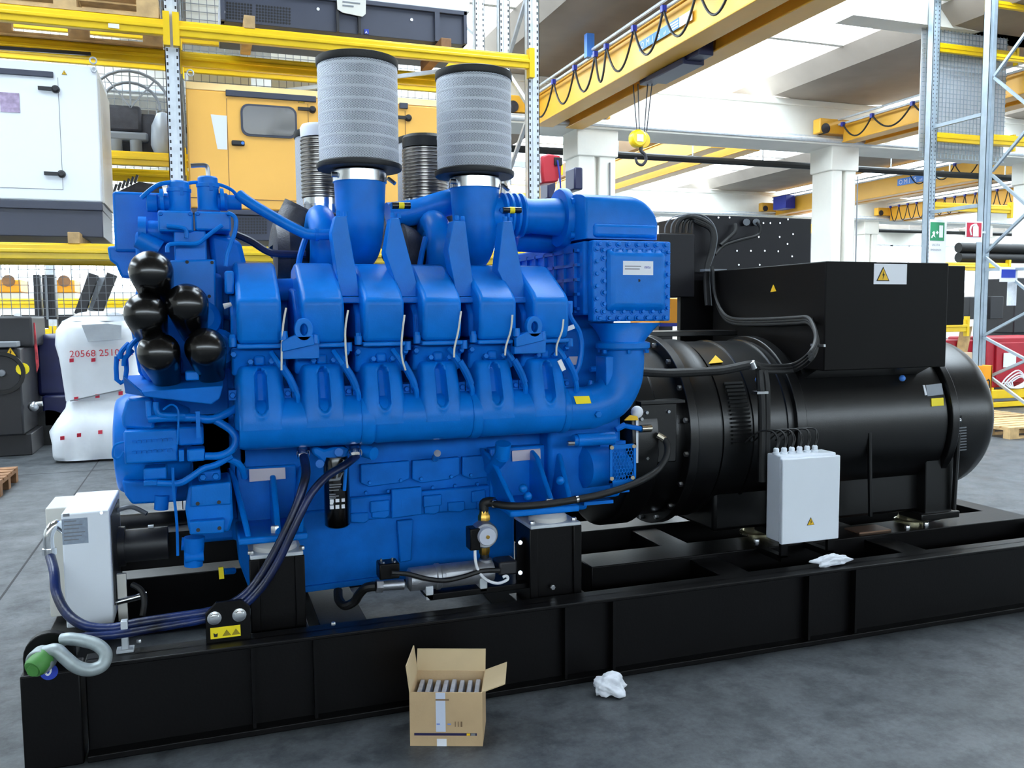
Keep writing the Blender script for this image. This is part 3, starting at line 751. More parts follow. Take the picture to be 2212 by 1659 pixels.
for y in (yb_,):
    b = MB(); upright(b, RX, y, 7.5, .13, .11); u = build('upright', b, GALV_SHADE, r2)
    slots(u, RX, y, 1.5, 6.5, step=.06)
for py in (278, 473): # row spacers between the two racks
    build('row_spacer', MB().bar((RX, 9.45, at(2120, py-30, X=RX).z), (RX, yb_, at(2120, py-30, X=RX).z), .05, .05), GALV_SHADE, r2)
for (px, p0, p1) in ((2040, 92, 112), (2040, 286, 306), (2060, 438, 456), (2040, 566, 584)):
    z1, z0 = P(px, p0, 10.5).z, P(px, p1, 10.5).z; beam(RX, RX+1.75, 10.5, z0, z1, r2, .06)
for (px, p0, p1) in ((2170, 0, 15), (2165, 115, 128), (2165, 290, 312)):
    z1, z0 = P(px, p0, 9.5).z, P(px, p1, 9.5).z; beam(RX, RX+1.75, 9.52, z0, z1, r1, .06)
zl = P(2110, 716, 9.6).z; zh = P(2110, 690, 9.6).z
beam(RX-.45, RX+.75, 10.33, P(2110, 716, 10.35).z, P(2110, 690, 10.35).z, r2, .06)
build('lower_tie', MB().box(RX-.8, RX, 10.45, 10.5, P(2090, 729, 10.45).z, P(2090, 710, 10.45).z), GALV_SHADE, r2)
b = MB(); x = RX+.05
zm0, zm1 = P(2080, 345, 10.65).z, 7.2
while x < RX+1.7: b.box(x, x+.008, 10.65, 10.658, zm0, zm1); x += .07
z = zm0
while z < zm1: b.box(RX, RX+1.7, 10.658, 10.666, z, z+.008); z += .07
o = build('wire_mesh', b, GALV_SHADE, r2); o['kind'] = 'stuff'
build('mesh_sheet', MB().box(RX, RX+1.7, 10.69, 10.70, zm0+.1, zm1), mat('pale translucent sheet', (196, 200, 206), .6), r2)
# signs hung on the uprights
sg = thing('exit_sign', 'white board with green emergency exit pictogram hung on the rack upright', 'sign', P(2027, 570, 10.3))
def board(px0, py0, px1, py1, Y, mt, parent, name='board', t=.006):
    return build(name, pbox(MB(), px0, py0, px1, py1, Y, t), mt, parent)
board(2007, 474, 2044, 572, 10.3, LABW, sg)
g = board(2010, 480, 2040, 520, 10.295, GREEN, sg, 'green_field')
build('door_mark', pbox(MB(), 2029, 487, 2037, 513, 10.29, .003), LABW, g)
build('running_figure', MB().prism([P(*q, 10.29) for q in ((2011.5, 514), (2013, 509), (2016, 506), (2014, 502), (2018, 499), (2020, 503), (2019, 508), (2021, 513), (2018, 511), (2016, 509), (2014, 514))], (0, .003, 0)), LABW, g)
build('arrow_mark', MB().prism([P(*q, 10.29) for q in ((2028, 502), (2024, 498), (2024, 501), (2022, 501), (2022, 504), (2024, 504), (2024, 507))], (0, .003, 0)), LABW, g)
text('lettering', 'USCITA', .045, GREYP, P(2013, 531, 10.29), (1,0,0), (0,0,1), sg)['kind'] = 'stuff'
text('lettering', 'EMERGENZA', .036, GREYP, P(2010, 541, 10.29), (1,0,0), (0,0,1), sg)['kind'] = 'stuff'
se = thing('extinguisher_sign', 'red and white fire extinguisher sign hung beside the right rack post', 'sign', P(2104, 522, 9.32))
board(2086, 478, 2122, 523, 9.32, LABW, se)
g = board(2089, 481, 2120, 512, 9.315, REDS, se, 'red_field')
build('extinguisher_mark', MB().prism([P(*q, 9.31) for q in ((2102, 511), (2102, 490), (2105, 486), (2107, 483), (2110, 483), (2111, 486), (2114, 490), (2114, 511))], (0, .003, 0)), LABW, g)
build('sign_hook', MB().bar(P(2104, 500, 9.33), (RX, 9.42, P(2104, 500, 9.33).z), .03, .03), GALV, se)
build('hose_mark', MB().tube([P(2106, 485, 9.31), P(2099, 488, 9.31), P(2096, 497, 9.31), P(2098, 508, 9.31)], .012, 6, 3), LABW, g)
sb = thing('document_holder', 'white document holder with blue print hung on the rack brace', 'sign', P(2180, 608, 8.9))
board(2160, 577, 2198, 609, 8.9, LABW, sb); g = board(2164, 582, 2194, 600, 8.895, INKB, sb, 'blue_print')
board(2176, 609, 2196, 660, 8.95, PAPER, sb, 'hanging_paper')
# orange guard plate at the foot of the post
gp = thing('post_guard', 'orange upright guard plate standing at the foot of the right rack post', 'guard', (RX-.1, 9.2, 0))
x0, x1 = P(2098, 840, 9.2).x, P(2142, 840, 9.2).x
build('plate', MB().box(x0, x1, 9.2, 9.23, 0, P(2120, 790, 9.2).z), ORANGE2, gp, .004)
build('fold', MB().box(x1-.02, x1, 9.2, 9.35, 0, P(2120, 790, 9.2).z), ORANGE2, gp)
build('arrow_mark', MB().prism([P(*q, 9.196) for q in ((2131, 822), (2136, 818), (2139, 822), (2139, 838), (2132, 838), (2132, 835), (2136, 835), (2136, 823))], (0, .003, 0)), INK, gp)
# load on the rear rack
for i, (py, lab) in enumerate(((535, 'upper black pipe lying on the right rack beam'), (556, 'lower black pipe lying on the right rack beam'))):
    a = P(2070, py, 10.62); o = build('black_pipe', MB().cyl(a, a+V((2.6, 0, 0)), .078, n=20), RUBBER, None); tag(o, lab, 'pipe', 'black pipes on the right rack')
zt = P(2100, 690, 10.35).z
o = build('dark_crate', MB().box(P(2085, 670, 10.5).x, P(2108, 670, 10.5).x, 10.42, 11.3, zt, P(2100, 642, 10.5).z), DARKM, None, .01); tag(o, 'dark crate on the low yellow beam left of the right post', 'crate')
o = build('dark_crate', MB().box(P(2130, 670, 10.5).x, P(2158, 670, 10.5).x, 10.42, 11.3, zt, P(2140, 640, 10.5).z), DARKM, None, .01); tag(o, 'dark crate on the low yellow beam right of the right post', 'crate')
dc = thing('dark_cabinet', 'tall dark cabinet at the right picture edge behind the braces', 'cabinet', (14.6, 12.1, 0))
xq = P(2192, 650, 11.9).x
build('body', MB().box(xq, xq+1.2, 11.9, 12.6, P(2200, 720, 11.9).z, P(2200, 600, 11.9).z), DARKM, dc, .02)
build('plinth', MB().box(xq+.03, xq+1.1, 11.95, 12.5, 0, P(2200, 720, 11.9).z), DARKM, dc)
# red machine
rm = thing('red_machine', 'red machine with wrapped white cable on a yellow base behind the right rack', 'machine', (12.6, 11, 0))
xa = P(2130, 780, 10.7).x
build('body', MB().box(xa, xa+1.6, 10.7, 11.5, .33, P(2170, 728, 10.7).z), RED, rm, .03)
build('side_panel', MB().box(xa+.18, xa+1.5, 10.66, 10.7, .4, P(2170, 740, 10.7).z), RED, rm, .01)
build('base_rail', MB().box(xa-.05, xa+1.7, 10.6, 10.72, .16, .3), YEL, rm, .008)
build('base_rail', MB().box(xa-.05, xa+1.7, 10.6, 10.72, .02, .1), YEL, rm, .008)
for q in (0, .8, 1.55): build('base_post', MB().box(xa+q, xa+q+.1, 10.62, 10.72, 0, .34), YEL, rm)
board(2168, 762, 2195, 793, 10.64, LABW, rm, 'label'); 
for k in range(4):
    pts = [P(2160+8*k, 835-3*k, 10.6), P(2175+9*k, 815, 10.58), P(2200+4*k, 800+6*k, 10.58), P(2215, 822+4*k, 10.6), P(2185+2*k, 838, 10.58), P(2168+6*k, 825, 10.6)]
    build('wound_cable', MB().tube(pts, .012, 6, 4), LABW, rm)
rb_ = thing('red_bin', 'small red bin with a pale board in it, left of the right post', 'bin', (10.9, 11.2, 0))
x0, x1 = P(2040, 740, 10.9).x, P(2106, 740, 10.9).x
build('body', MB().box(x0, x1, 10.9, 11.5, 0, P(2080, 735, 10.9).z), RED, rb_, .02)
build('board_in_bin', MB().obox(P(2080, 745, 10.87), (.12, 0, .02), (0, .01, 0), (.06, 0, .28)), WOOD, rb_)
o = build('carton', MB().box(P(2075, 780, 10.6).x, P(2111, 780, 10.6).x, 10.6, 10.85, 0, P(2090, 762, 10.6).z), mat('beige carton', (216, 190, 160), .8), None, .005); tag(o, 'beige carton beside the right rack post', 'carton')
pallet('wooden_pallet', 'pale wooden pallet on the floor at the right picture edge, nearer one', 9.35, 8.0, 0)
pallet('wooden_pallet', 'pale wooden pallet on the floor behind the alternator end, farther one', 9.6, 8.9, 0)
# bright yellow machine far off beside the column
ym = thing('yellow_machine', 'bright yellow machine far away between control enclosure and right column', 'machine', (20.5, 25, 0))
build('body', MB().box(P(1755, 495, 25).x, P(1792, 495, 25).x, 25, 25.6, P(1775, 503, 25).z, P(1775, 484, 25).z), YEL, ym, .02)
build('stand', MB().box(P(1765, 495, 25).x, P(1775, 495, 25).x, 25.1, 25.4, 0, P(1775, 503, 25).z), GREYP, ym)

# ================================================================ skid frame
SY = 3.345; SX0, SX1 = -.643, 4.72; SZ = .36
sk = thing('generator_skid', 'long black steel base frame carrying the blue engine and black alternator', 'skid', (2, 4.2, 0))
def ibeam_x(mb, x0, x1, yf, wd, z0, z1, t=.016):
    mb.box(x0, x1, yf, yf+wd, z1-t, z1).box(x0, x1, yf, yf+wd, z0, z0+t*1.6).box(x0, x1, yf+wd*.42, yf+wd*.42+.014, z0, z1)
b = MB(); ibeam_x(b, SX0+.2, SX1, SY, .125, 0, SZ); build('side_rail', b, BLACKP, sk, .004)
b = MB(); ibeam_x(b, SX0+.2, SX1, 5.03, .125, 0, SZ); build('side_rail', b, BLACKP, sk, .004)
# solid end post with the lifting lug
b = MB().box(SX0, SX0+.19, SY, SY+.125, 0, SZ-.01); build('end_post', b, BLACKP, sk, .006)
b = MB().box(SX0, SX0+.19, 5.03, 5.155, 0, SZ-.01); build('end_post', b, BLACKP, sk, .006)
for px in (545, 680, 1222, 1325, 1745, 1845):
    x = P(px, 1400, SY+.02).x
    build('stiffener', MB().box(x-.006, x+.006, SY+.012, SY+.053, .02, SZ-.014), BLACKP, sk)
for x0, wd in ((SX0+.02, .14), (.42, .2), (1.42, .22), (2.3, .16), (3.4, .16), (SX1-.14, .14)):
    b = MB().box(x0, x0+wd, SY+.12, 5.04, .04, .30 if 0 < x0 < 2 else SZ-.02); build('cross_member', b, BLACKP, sk, .004)
for y in (3.80, 4.45):
    b = MB().box(1.75, SX1-.12, y, y+.23, .10, SZ); build('inner_rail', b, BLACKP, sk, .005)
build('inner_rail', MB().box(SX0+.1, .5, 4.62, 4.8, .08, .3), BLACKP, sk, .005)
# curved lifting lug plate
lug = MB(); pts = []
c = P(108, 1425, SY+.06); r_ = .083
for i in range(13):
    a = math.radians(180-180*i/12); pts.append(V((c.x+r_*math.cos(a), SY+.045, c.z+.02+r_*math.sin(a))))
pts += [V((c.x+r_, SY+.045, .2)), V((c.x-r_, SY+.045, .2))]
lug.prism(pts, (0, .04, 0)); build('lifting_lug', lug, BLACKP, sk, .004)
t_ = build('lifting_mark', MB().lathe(P(106, 1451, SY-.001), (0, -1, 0), [(0, .029), (.002, .029)], 20), INKB, sk)
hookp = [P(110, 1444, SY-.004), P(109, 1452, SY-.004), P(104, 1458, SY-.004), P(99, 1455, SY-.004), P(100, 1449, SY-.004)]
build('hook_mark', MB().tube(hookp, .0035, 6, 4), LABW, t_)
# engine mount pedestals
def pedestal(pxl, pxr, pyt, Y, dep=.2):
    xl, xr = P(pxl, pyt, Y).x, P(pxr, pyt, Y).x; zt = P((pxl+pxr)/2, pyt, Y).z
    b = MB().box(xl, xr, Y, Y+dep, .28, zt).box(xl-.01, xl+.03, Y-.012, Y, .28, zt).box(xr-.03, xr+.01, Y-.012, Y, .28, zt).box(xl-.03, xr+.03, Y-.03, Y+dep+.02, .26, .30)
    o = build('mount_pedestal', b, BLACKP, sk, .004)
    build('top_plate', MB().box(xl-.005, xr+.005, Y-.012, Y+dep+.01, zt, zt+.016), GALV, o, .003)
    xm = (xl+xr)/2
    build('rubber_mount', MB().lathe((xm, Y+dep*.45, zt+.016), (0,0,1), [(0, .088), (.018, .086), (.034, .07), (.04, .05)], 26), mat('pale mount cap', (196, 196, 194), .45), o)
    for dx in (-.1, .1): build('bolt', MB().hexb((xm+dx, Y+.02, zt+.016), (0,0,1), .012, .014), STEEL, o)
    return xm, zt
M1 = pedestal(543, 652, 1203, 3.56); M2 = pedestal(1147, 1250, 1138, 3.52)
build('mount_gusset', ppoly(MB(), [(1115, 1175), (1130, 1162), (1146, 1165), (1146, 1270), (1118, 1268)], 3.6, .02), BLACKP, sk)
for p in ((1124, 1172), (1124, 1237)): build('bolt', MB().cyl(P(*p, 3.6), P(*p, 3.59), .01, n=8), STEEL, sk)
build('bolt', MB().hexb(P(1193, 1268, 3.5), (0, -1, 0), .012, .012), STEEL, sk)
# engine rear tray under the heater
b = MB().prism([P(930, 1298, 3.55), P(1145, 1270, 3.55), P(1145, 1258, 3.55), P(915, 1286, 3.55)], (0, .3, 0)); build('heater_tray', b, BLACKP, sk, .003)
# stand posts of the white cabinet
xs0, xs1 = P(1690, 1160, 3.62).x, P(1790, 1160, 3.62).x
for x in (xs0, xs1): build('cabinet_bracket', MB().box(x-.02, x+.02, 3.6, 3.82, SZ-.02, SZ+.01).box(x-.02, x+.02, 3.6, 3.62, SZ, .5), BLACKP, sk)
# hose clamp stand with two big clamp bolts
xl, xr = P(444, 1340, 3.42).x, P(541, 1340, 3.42).x
zt = P(490, 1300, 3.42).z
b = MB().prism([V((xl, 3.42, SZ-.02)), V((xr, 3.42, SZ-.02)), V((xr, 3.42, zt-.03)), V((xr-.03, 3.42, zt)), V((xl+.04, 3.42, zt)), V((xl, 3.42, zt-.04))], (0, .02, 0))
hc = build('hose_clamp_plate', b, BLACKP, sk, .002)
for p in ((463, 1335), (517, 1328)):
    build('clamp_bolt', MB().lathe(P(*p, 3.42), (0, -1, 0), [(0, .026), (.004, .026), (.006, .018), (.014, .017), (.016, .01)], 20), CHROME, hc)
q0, q1 = P(455, 1381, 3.418), P(520, 1373, 3.418); q3 = P(454, 1357, 3.418)
lb = build('warning_label', plate(MB(), q0, q1-q0, q3-q0, .0015), LABY, sk)
for i in range(3):
    o_ = q0+(q1-q0)*(.08+.31*i)+(q3-q0)*.18+V((0, -.003, 0))
    ux = (q1-q0).normalized(); uz = (q3-q0).normalized(); s_ = .032
    if i: build('pictogram', MB().prism([o_, o_+ux*s_, o_+ux*s_/2+uz*.024], (0, -.001, 0)), mat('pictogram line', (150, 130, 20), .5), lb)
    else: build('pictogram', MB().prism([o_+ux*.004, o_+ux*.016, o_+ux*.018+uz*.014, o_+ux*.010+uz*.01, o_+ux*.002+uz*.016], (0, -.001, 0)), INK, lb)
# small hose stand and bolts
p = P(270, 1385, 3.44); build('hose_saddle', MB().box(p.x-.012, p.x+.012, 3.43, 3.46, SZ, P(270, 1340, 3.44).z).box(p.x-.03, p.x+.03, 3.42, 3.47, SZ, SZ+.012), GALV, sk, .003)
for px, py in ((300, 1388), (720, 1350)): build('bolt', MB().hexb(P(px, py, 3.42), (0,0,1), .009, .012), STEEL, sk)
# cross tube and angle under the left part
build('cross_tube', MB().cyl((SX0+.2, 4.3, .62), (.15, 4.3, .62), .075, n=18), BLACKP, sk)
build('front_beam', MB().box(P(250, 1180, 4.1).x, .2, 4.05, 4.2, P(300, 1215, 4.1).z-.02, P(300, 1150, 4.1).z), BLACKP, sk, .004)
build('angle_bracket', MB().box(P(275, 1170, 4.0).x, P(330, 1170, 4.0).x, 4.0, 4.05, P(300, 1164, 4.).z-.012, P(300, 1164, 4.).z).box(P(320, 1150, 4).x, P(332, 1150, 4).x, 4., 4.02, P(300, 1164, 4).z, P(300, 1138, 4.).z), GALV, sk)
# alternator isolators and earth stud at the right
for px, py in ((1975, 1128), (1640, 1155)):
    p = at(px, py, Z=SZ); build('isolator', MB().lathe((p.x, p.y+.03, SZ), (0,0,1), [(0, .09), (.012, .09), (.02, .075), (.055, .06), (.06, .03)], 24), mat('yellow passivated', (214, 206, 170), .25, .9), sk)
for px, py in ((1960, 1142), (2000, 1135), (1635, 1172)): p = at(px, py, Z=SZ); build('bolt', MB().hexb((p.x, p.y, SZ), (0,0,1), .016, .02), STEEL, sk)
p = at(2012, 1126, Z=SZ); build('earth_stud', MB().cyl((p.x-.04, p.y, SZ+.015), (p.x+.08, p.y, SZ+.025), .018, n=10).sph((p.x, p.y, SZ+.03), .03), STEEL, sk)
build('earth_cable', MB().tube([(p.x-.12, p.y+.1, SZ+.16), (p.x-.08, p.y+.06, SZ+.08), (p.x-.02, p.y, SZ+.04)], .012, 8, 4), mat('green wire', (40, 110, 50), .5), sk)
p = at(1880, 1145, Z=SZ); build('passivated_plate', MB().box(p.x-.12, p.x+.1, p.y-.05, p.y+.07, SZ, SZ+.008), mat('bare plate', (150, 120, 100), .35, .7), sk)

# ================================================================ blue engine
YC = 4.25
en = thing('diesel_engine', 'blue twelve cylinder diesel engine with tall grey air filters on the black skid', 'engine', (.85, 4.2, .40))
PIT = .2436; X0 = .208
CXS = [X0+PIT*i for i in range(6)]
# --- crankcase, sump
build('crankcase', MB().box(.09, 1.78, 3.9, 4.62, .62, 1.42).box(.2, 1.7, 3.93, 4.8, 1.25, 1.45), BLUE2, en, .02)
b = MB(); ppoly(b, [(506, 1120), (1112, 1062), (1112, 1217), (655, 1279), (545, 1292), (516, 1215)], 3.885, .72); build('oil_sump', b, BLUE2, en, .012)
build('sump_flange', MB().prism([P(655, 1268, 3.872), P(1112, 1208, 3.872), P(1112, 1220, 3.872), P(655, 1281, 3.872)], (0, .02, 0)), BLUE2, en, .003)
# crankcase rail with pads
def pp(pts, Y, dep, name, mt=BLUE, bevel=.004, par=en): return build(name, ppoly(MB(), pts, Y, dep), mt, par, bevel)
pp([(756, 1076), (1112, 1043), (1112, 1092), (756, 1128)], 3.86, .04, 'crankcase_rail', BLUE2, .008)
pp([(846, 1058), (912, 1052), (912, 1112), (846, 1121)], 3.835, .03, 'rail_pad', BLUE2, .006)
pp([(868, 1079), (887, 1077), (887, 1094), (868, 1096)], 3.833, .004, 'pad_recess', BLUE2, 0)
for q in ((800, 1070, 842), (915, 1058, 955), (1020, 1048, 1050)):
    x0, y0, x1 = q; pp([(x0, y0+14), (x1, y0+10), (x1, y0+34), (x0, y0+39)], 3.842, .02, 'rail_pad', BLUE2, .006)
for q in ((757, 1124, 797), (803, 1114, 842), (917, 1105, 950), (968, 1100, 1005), (1030, 1096, 1065)):
    x0, y0, x1 = q; pp([(x0, y0-14), (x1, y0-17), (x1, y0+1), (x1-10, y0+7), (x0, y0+5)], 3.845, .02, 'rail_tooth', BLUE2, .006)
pp([(858, 1126), (893, 1122), (889, 1212), (864, 1216)], 3.86, .03, 'sump_rib', BLUE2, .006)
# inspection covers above the rail
xs = (762, 776, 888, 996, 1100)
for a_, c_ in zip(xs[1:], xs[2:]):
    ya = 1004-(a_-776)*.075; yc = 1004-(c_-776)*.075
    o = pp([(a_+3, ya), (c_-3, yc), (c_-3, yc+38), (c_-22, yc+48), (a_+22, ya+48), (a_+3, ya+40)], 3.87, .03, 'inspection_cover', BLUE2, .005)
    for f_ in (.2, .8): build('cover_bolt', MB().hexb(P(a_+(c_-a_)*f_, ya+(yc-ya)*f_+40, 3.868), (0, -1, 0), .009, .01), BLUE, o)
for i in range(7):
    x_ = 790+i*48; build('rail_bolt', MB().hexb(P(x_, 1064-(x_-790)*.08, 3.868), (0, -1, 0), .009, .012), BLUE2, en)
# --- exhaust / coolant manifold
MY, MZ, MR = 3.625, 1.165, .105
secs = [(.122, .60), (.655, 1.075), (1.118, 1.50)]
for a_, c_ in secs:
    build('manifold_section', MB().lathe((a_, MY, MZ), (1,0,0), [(0, MR*.93), (.02, MR), (c_-a_-.012, MR), (c_-a_, MR*.97)], 32), BLUE, en)
for a_, c_ in ((.60, .655), (1.075, 1.118), (1.50, 1.53)):
    build('manifold_sleeve', MB().lathe((a_, MY, MZ), (1,0,0), [(0, MR*1.0), (.008, MR*1.045), (c_-a_-.008, MR*1.045), (c_-a_, MR)], 32), BLUE, en)
# manifold outlet and elbow up to the charge cooler
eb_ = P(1345, 800, MY); ex = eb_.x
el = [(1.50, MY, MZ), (1.62, MY, MZ), (ex-.16, MY, MZ+.004), (ex-.065, MY, MZ+.04), (ex-.012, MY, MZ+.12), (ex, MY, MZ+.2), (ex, MY, P(1345, 752, MY).z)]
build('outlet_elbow', MB().tube(el, .098, 28, 6), BLUE, en)
zf = P(1345, 752, MY).z
fl_ = build('elbow_flange', MB().lathe((ex, MY, zf-.005), (0,0,1), [(0, .115), (.008, .125), (.03, .125), (.036, .11)], 30), BLUE, en)
for i in range(6):
    a_ = 2*math.pi*(i+.3)/6; build('flange_bolt', MB().hexb((ex+.113*math.cos(a_), MY+.113*math.sin(a_), zf-.005), (0,0,-1), .011, .016), BLUE, fl_)
build('elbow_web', MB().box(P(1309, 800, MY-.06).x, P(1326, 800, MY-.06).x, MY-.06, MY+.05, P(1316, 830, MY).z, P(1316, 768, MY).z), BLUE, en, .005)
lab = P(1262, 858, MY-MR*.9)
build('yellow_sticker', MB().prism([P(1239, 856, MY-.088), P(1272, 855, MY-.088), P(1277, 871, MY-.101), P(1245, 873, MY-.101)], (0, -.002, 0)), LABY, en)
build('plug', MB().hexb((1.655, MY-.095, MZ-.02), (0, -1, 0), .016, .014), BLUE, en)
build('bleed_pipe', MB().tube([P(1272, 846, 3.66), P(1275, 832, 3.66), P(1277, 822, 3.66)], .014, 10, 4), BLUE, en)
build('bleed_valve', MB().cyl(P(1275, 798, 3.68), P(1306, 796, 3.68), .013, n=10).cyl(P(1272, 848, 3.66), P(1282, 848, 3.66), .016, n=8), BLUE2, en)
build('yellow_arrow', MB().prism([P(1350, 908, 3.7), P(1362, 897, 3.7), P(1377, 899, 3.7), P(1379, 908, 3.7)], (0, .01, 0)), WARNY, en)
build('white_cap', MB().sph(P(1376, 890, 3.72), .03), LABW, en)
# --- risers from the manifold up to the heads
RH = .1
def riser_fn(xc):
    def fn(u, v):
        s_ = 2*u-1; z = 1.15+v*(1.415-1.15)
        y = 3.517+.085*max(0, v-.1)**1.4
        hw = RH*(1.0-.10*v-.16*max(0, v-.85)/.15*.5)
        y += .075*abs(s_)**10+.10*max(0, (v-.9)/.1)**2
        # oval recess
        zz = (z-1.300)/.083; xx = s_/.205
        if abs(zz) > .55: rr = math.hypot(xx, (abs(zz)-.55)/.45)
        else: rr = abs(xx)
        dpt = 1/(1+math.exp(min(50, (rr-1)*13)))
        ring = math.exp(-((rr-1.35)/.28)**2)*.006
        return (xc+s_*hw, y+.05*dpt-ring, z)
    return fn
for i, xc in enumerate(CXS):
    r_ = build('exhaust_riser', MB().grid(30, 34, riser_fn(xc), back=lambda p: V((p.x, 3.80, p.z))), BLUE, en, ang=70)
    for sx in (-1, 1):
        build('riser_bolt', MB().hexb((xc+sx*(RH+.006), 3.60, 1.285), (0, -1, 0), .012, .014).box(xc+sx*(RH-.02), xc+sx*(RH+.02), 3.60, 3.7, 1.265, 1.305), BLUE2, r_)
# --- cylinder heads and covers
prof_c = [(3.525, 1.487), (3.505, 1.54), (3.502, 1.655), (3.535, 1.688), (3.74, 1.807), (3.80, 1.818), (3.92, 1.80), (3.97, 1.70), (3.97, 1.487)]
for i, xc in enumerate(CXS):
    hd_ = build('cylinder_head', MB().prism([(xc-.105, y, z) for y, z in ((3.585, 1.47), (3.62, 1.36), (4.0, 1.36), (4.0, 1.47))], (.21, 0, 0)).box(xc-.022, xc+.022, 3.585, 3.64, 1.40, 1.44), BLUE2, en, .01)
    for dx in (-.098, -.035, .045, .1):
        build('head_bolt', MB().hexb((xc+dx, 3.60, 1.44-.03*(abs(dx) < .05)), (0, -1, .25), .013, .03), BLUE, hd_)
    hw = .083
    cv = build('head_cover', MB().prism([(xc-hw, y, z) for y, z in prof_c], (2*hw, 0, 0)), BLUE, en, .018, 3)
    build('cover_flange', MB().box(xc-hw-.003, xc+hw+.006, 3.518, 3.98, 1.470, 1.488), BLUE, cv, .005)
    build('cover_lug', MB().cyl((xc-hw-.018, 3.545, 1.478), (xc-hw-.018, 3.545, 1.512), .016, n=12), BLUE, cv); build('cover_lug', MB().cyl((xc+hw+.018, 3.545, 1.452), (xc+hw+.018, 3.545, 1.487), .015, n=12), BLUE, cv)
    build('cover_nut', MB().hexb((xc-hw-.018, 3.545, 1.512), (0,0,1), .012, .014), BLUE, cv)
    # raised shoulder on the left flank
    build('cover_shoulder', MB().prism([(xc-hw-.02, y, z) for y, z in ((3.60, 1.50), (3.60, 1.60), (3.70, 1.70), (3.9, 1.72), (3.9, 1.50))], (.03, 0, 0)), BLUE2, cv, .01)
    # injector pipe and loom at the right of each riser
    j = xc+RH
    build('injector_pipe', MB().tube([(j-.055, 3.575, 1.452), (j-.03, 3.545, 1.41), (j+.005, 3.55, 1.35), (j+.04, 3.56, 1.28), (j+.035, 3.58, 1.23), (j-.01, 3.58, 1.245)], .0115, 8, 4), BLUE, en)
    build('loom_sleeve', MB().tube([(j-.02, 3.54, 1.40), (j+.012, 3.54, 1.345), (j+.03, 3.545, 1.30)], .0155, 8, 4), BLUE2, en)
    build('pipe_bracket', MB().box(j-.03, j+.04, 3.575, 3.60, 1.225, 1.24), BLUE2, en)
wires = [[(618, 665), (612, 700), (609, 745), (608, 800)], [(752, 670), (746, 710), (747, 760), (751, 795)], [(874, 680), (868, 730), (868, 770), (876, 800)], [(996, 672), (990, 715), (982, 750), (981, 772)], [(1107, 680), (1103, 715), (1093, 748), (1091, 768)], [(1217, 690), (1214, 715), (1203, 745), (1202, 768)]]
for wpts in wires: build('white_wire', MB().tube([P(x, y, 3.49) for x, y in wpts], .0042, 6, 4), WIREW, en)
# lifting eyes on two heads
def lifting_eye(px, py):
    c = P(px, py, 3.485); b = MB()
    r0, r1 = .018, .036; n_ = 24; outer = []; inner = []
    for i in range(n_):
        a_ = 2*math.pi*i/n_; outer.append(V((c.x+r1*math.cos(a_), 0, c.z+r1*1.25*math.sin(a_)))); inner.append(V((c.x+r0*.8*math.cos(a_), 0, c.z+r0*1.25*math.sin(a_))))
    vs = []
    for y in (3.478, 3.515):
        vs += [V((p.x, y, p.z)) for p in outer]+[V((p.x, y, p.z)) for p in inner]
    fs = []
    for i in range(n_):
        k = (i+1) % n_
        fs += [(i, k, n_+k, n_+i), (2*n_+k, 2*n_+i, 3*n_+i, 3*n_+k), (k, i, 2*n_+i, 2*n_+k), (n_+i, n_+k, 3*n_+k, 3*n_+i)]
    b.add(vs, fs)
    b.prism([(c.x-.034, 3.478, c.z-.02), (c.x-.019, 3.478, c.z-.025), (c.x+.019, 3.478, c.z-.025), (c.x+.034, 3.478, c.z-.02), (c.x+.04, 3.478, c.z-.06), (c.x-.085, 3.478, c.z-.085), (c.x-.085, 3.478, c.z-.045)], (0, .05, 0))
    b.box(c.x-.085, c.x+.06, 3.50, 3.55, c.z-.115, c.z-.05)
    o = build('lifting_eye', b, BLUE, en, .003)
    for dx, dz in ((-.075, -.02), (.045, -.035)): build('bolt', MB().cyl((c.x+dx, 3.50, c.z+dz-.02), (c.x+dx, 3.50, c.z+dz+.015), .017, .014, 12), BLUE, o)
lifting_eye(656, 712); lifting_eye(1154, 706)
# --- charge air rail behind the covers and valley
build('charge_rail', MB().cyl((.12, 3.86, 1.70), (.95, 3.9, 1.72), .05, n=20).box(.1, 1.62, 3.94, 4.5, 1.36, 1.72), BLUE2, en)
# --- brackets carrying the intake elbows
BR = [[(725, 466), (749, 467), (778, 640), (734, 640), (716, 503)], [(845, 470), (862, 471), (908, 641), (865, 641), (832, 544)], [(980, 476), (1005, 478), (1026, 640), (986, 641), (968, 539)], [(1087, 478), (1106, 478), (1138, 643), (1103, 643), (1075, 583)]]
FT = [(736, 788), (868, 912), (988, 1030), (1106, 1143)]
for bp_, (f0, f1) in zip(BR, FT):
    o = build('intake_bracket', ppoly(MB(), bp_, 3.63, .085), BLUE, en, .003)
    lo = bp_[4]; tp = bp_[0]; bo = bp_[3]
    a_, c_ = P(f0, 648, 3.61), P(f1, 648, 3.61)
    build('bracket_foot', MB().box(a_.x, c_.x, 3.605, 3.78, a_.z-.013, a_.z+.013), BLUE, o, .004)
    q = P((bp_[0][0]+bp_[1][0])/2, bp_[0][1], 3.65); build('bracket_bolt', MB().hexb(q+V((-.012, 0, 0)), (0,0,1), .01, .02).hexb(q+V((.02, 0.02, 0)), (0,0,1), .01, .02), BLUE, o)
